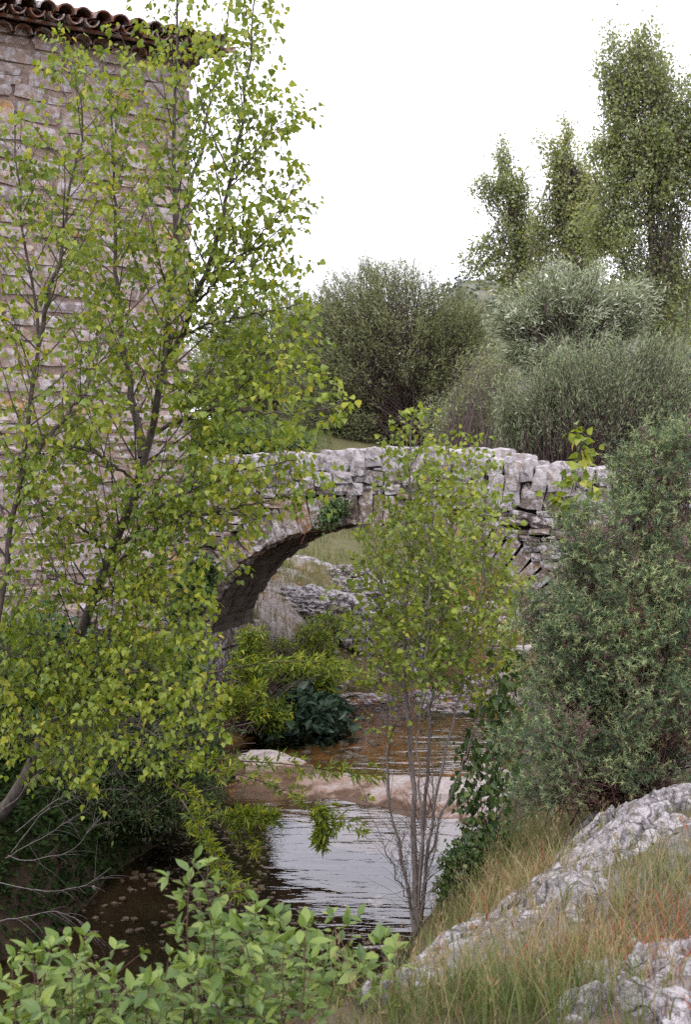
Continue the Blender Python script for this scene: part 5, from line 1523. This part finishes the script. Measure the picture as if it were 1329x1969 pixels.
# flowering oat stalks
mb = MB()
rt_ = np.concatenate([s[0] for s in stalks]); hs = np.concatenate([np.full(len(s[0]), s[1]) for s in stalks])
n = len(rt_)
tip, D = blades(mb, rt_, hs * r.uniform(1.1, 1.6, n), r.uniform(.1, .45, n), np.full(n, .0016), np.clip(r.normal(.78, .04, n), 0, .86), r)
m = 22
pos = (tip[:, None] - np.array([0, 0, 1]) * r.uniform(0, .12, (n, m, 1)) + r.normal(0, .008, (n, m, 3))).reshape(-1, 3)
add_leaves(mb, 'lance', pos, r.normal(0, .35, pos.shape) + np.array([0, 0, 1]), rdir(len(pos), r), r.uniform(.012, .026, len(pos)), np.clip(r.normal(.8, .04, len(pos)), 0, .86))
tag(mb.build('oat_grass', M['grass'], kind='stuff'), 'straw coloured seed heads standing among the grass tufts', 'grass')
# grass upstream and on the meadow
mb = MB()
n = 11000
y = 16.5 + 30 * r.random(n) ** 1.4; x = np.interp(y, _YS, _XL) - r.exponential(3.2, n)
dn = fbm(np.stack([x * .9, y * .9, 0 * x], 1), 3, 17)
ok = (dn > -.05 - .1 * (y > 26)) & (y > 16.6 + 0 * x)
x, y = x[ok], y[ok]; n = len(x)
blades(mb, np.stack([x, y, H(x, y) - .02], 1), r.uniform(.10, .30, n), r.uniform(.1, .8, n), r.uniform(.004, .008, n) * y / 22, np.clip(.42 + r.normal(0, .17, n), 0, 1), r)
n = 11000
y = 16.6 + 9 * r.random(n); x = np.interp(y, _YS, _XL) - r.uniform(-.1, 5, n)
dn = fbm(np.stack([x * 1.3, y * 1.3, 0 * x], 1), 3, 27)
ok = dn > -.06
x, y, dn = x[ok], y[ok], dn[ok]; n = len(x)
blades(mb, np.stack([x, y, H(x, y) - .02], 1), r.uniform(.06, .22, n), r.uniform(.2, 1.0, n), r.uniform(.004, .007, n), np.clip(.42 + r.normal(0, .17, n) + dn * 1.2, 0, 1), r)
n = 9000
y = r.uniform(34, 75, n); x = (r.uniform(330, 640, n) - CX) / F * y
blades(mb, np.stack([x, y, H(x, y) - .02], 1), r.uniform(.15, .45, n), r.uniform(.1, .8, n), r.uniform(.012, .022, n), np.clip(.32 + r.normal(0, .13, n), 0, 1), r)
tag(mb.build('meadow_grass', M['grass'], kind='stuff'), 'green meadow grass on the bank and field behind the bridge', 'grass')

# low broad leaved weeds and dry litter between the grass
mb = MB()
n = 5200
x = r.uniform(-.5, 4.0, n); y = r.uniform(2.8, 10.5, n); xr_ = np.interp(y, _YR, _XR)
cl_ = fbm(np.stack([x * 2.2, y * 2.2, 0 * x], 1), 3, 57)
ok = (x > xr_ + .08) & (cl_ > -.02)
x, y = x[ok], y[ok]; n = len(x)
pos = np.stack([x, y, H(x, y) + r.uniform(.0, .03, n)], 1)
add_leaves(mb, 'rhomb', pos, rdir(n, r) + np.array([0, 0, .35]), rdir(n, r) * .5 + np.array([0, 0, 1]), r.uniform(.014, .045, n), np.clip(r.choice([.1, .25, .62, .8, .95], n, p=[.2, .25, .25, .22, .08]) + r.normal(0, .06, n), 0, 1))
tag(mb.build('ground_cover', M['grass'], kind='stuff'), 'low weeds and dry leaf litter between the grass on the right bank', 'weeds')

# scabious flowers in the grass
fl_spots = [(895, 1858, 'upper pale pink flower of the small cluster in the grass'), (912, 1866, 'pale pink flower at the right of the small cluster'), (880, 1874, 'pale pink flower at the left of the small cluster'),
            (904, 1877, 'lowest pale pink flower of the small cluster in the grass'), (974, 1789, 'single pink flower in front of the long limestone ribbon'), (812, 1876, 'single pink flower beside the dogwood bush')]
for px, py, lab in fl_spots:
    Y = 4.7 if py > 1820 else 5.6
    hd = P(px, py, Y)
    t_ = thing('wildflower', lab, 'flower', (hd[0], hd[1], gz(hd[0], hd[1])), 'pale pink wildflowers in the bank grass')
    b_ = np.array(t_.location)
    mb = MB(); v, f = tubes(resample(np.array([b_, (b_ + hd) / 2 + [.01, 0, 0], hd]), 8)[None], .0012, 4); mb.add(v, f); mb.build('stem', M['grass'], t_)
    mb = MB(); m = 46
    dd = rdir(m, r); dd[:, 2] = np.abs(dd[:, 2])
    add_leaves(mb, 'rhomb', np.repeat(hd[None], m, 0) + dd * .004, dd, rdir(m, r), r.uniform(.008, .014, m), np.full(m, .5))
    mb.build('flower_head', M['petal'], t_)
print('leaves', nl, nl2, nl3, 'objects', len(bpy.data.objects), 'tris', sum(len(o.data.loops) - 2 * len(o.data.polygons) for o in bpy.data.objects if o.type == 'MESH' and o.data.users < 3))
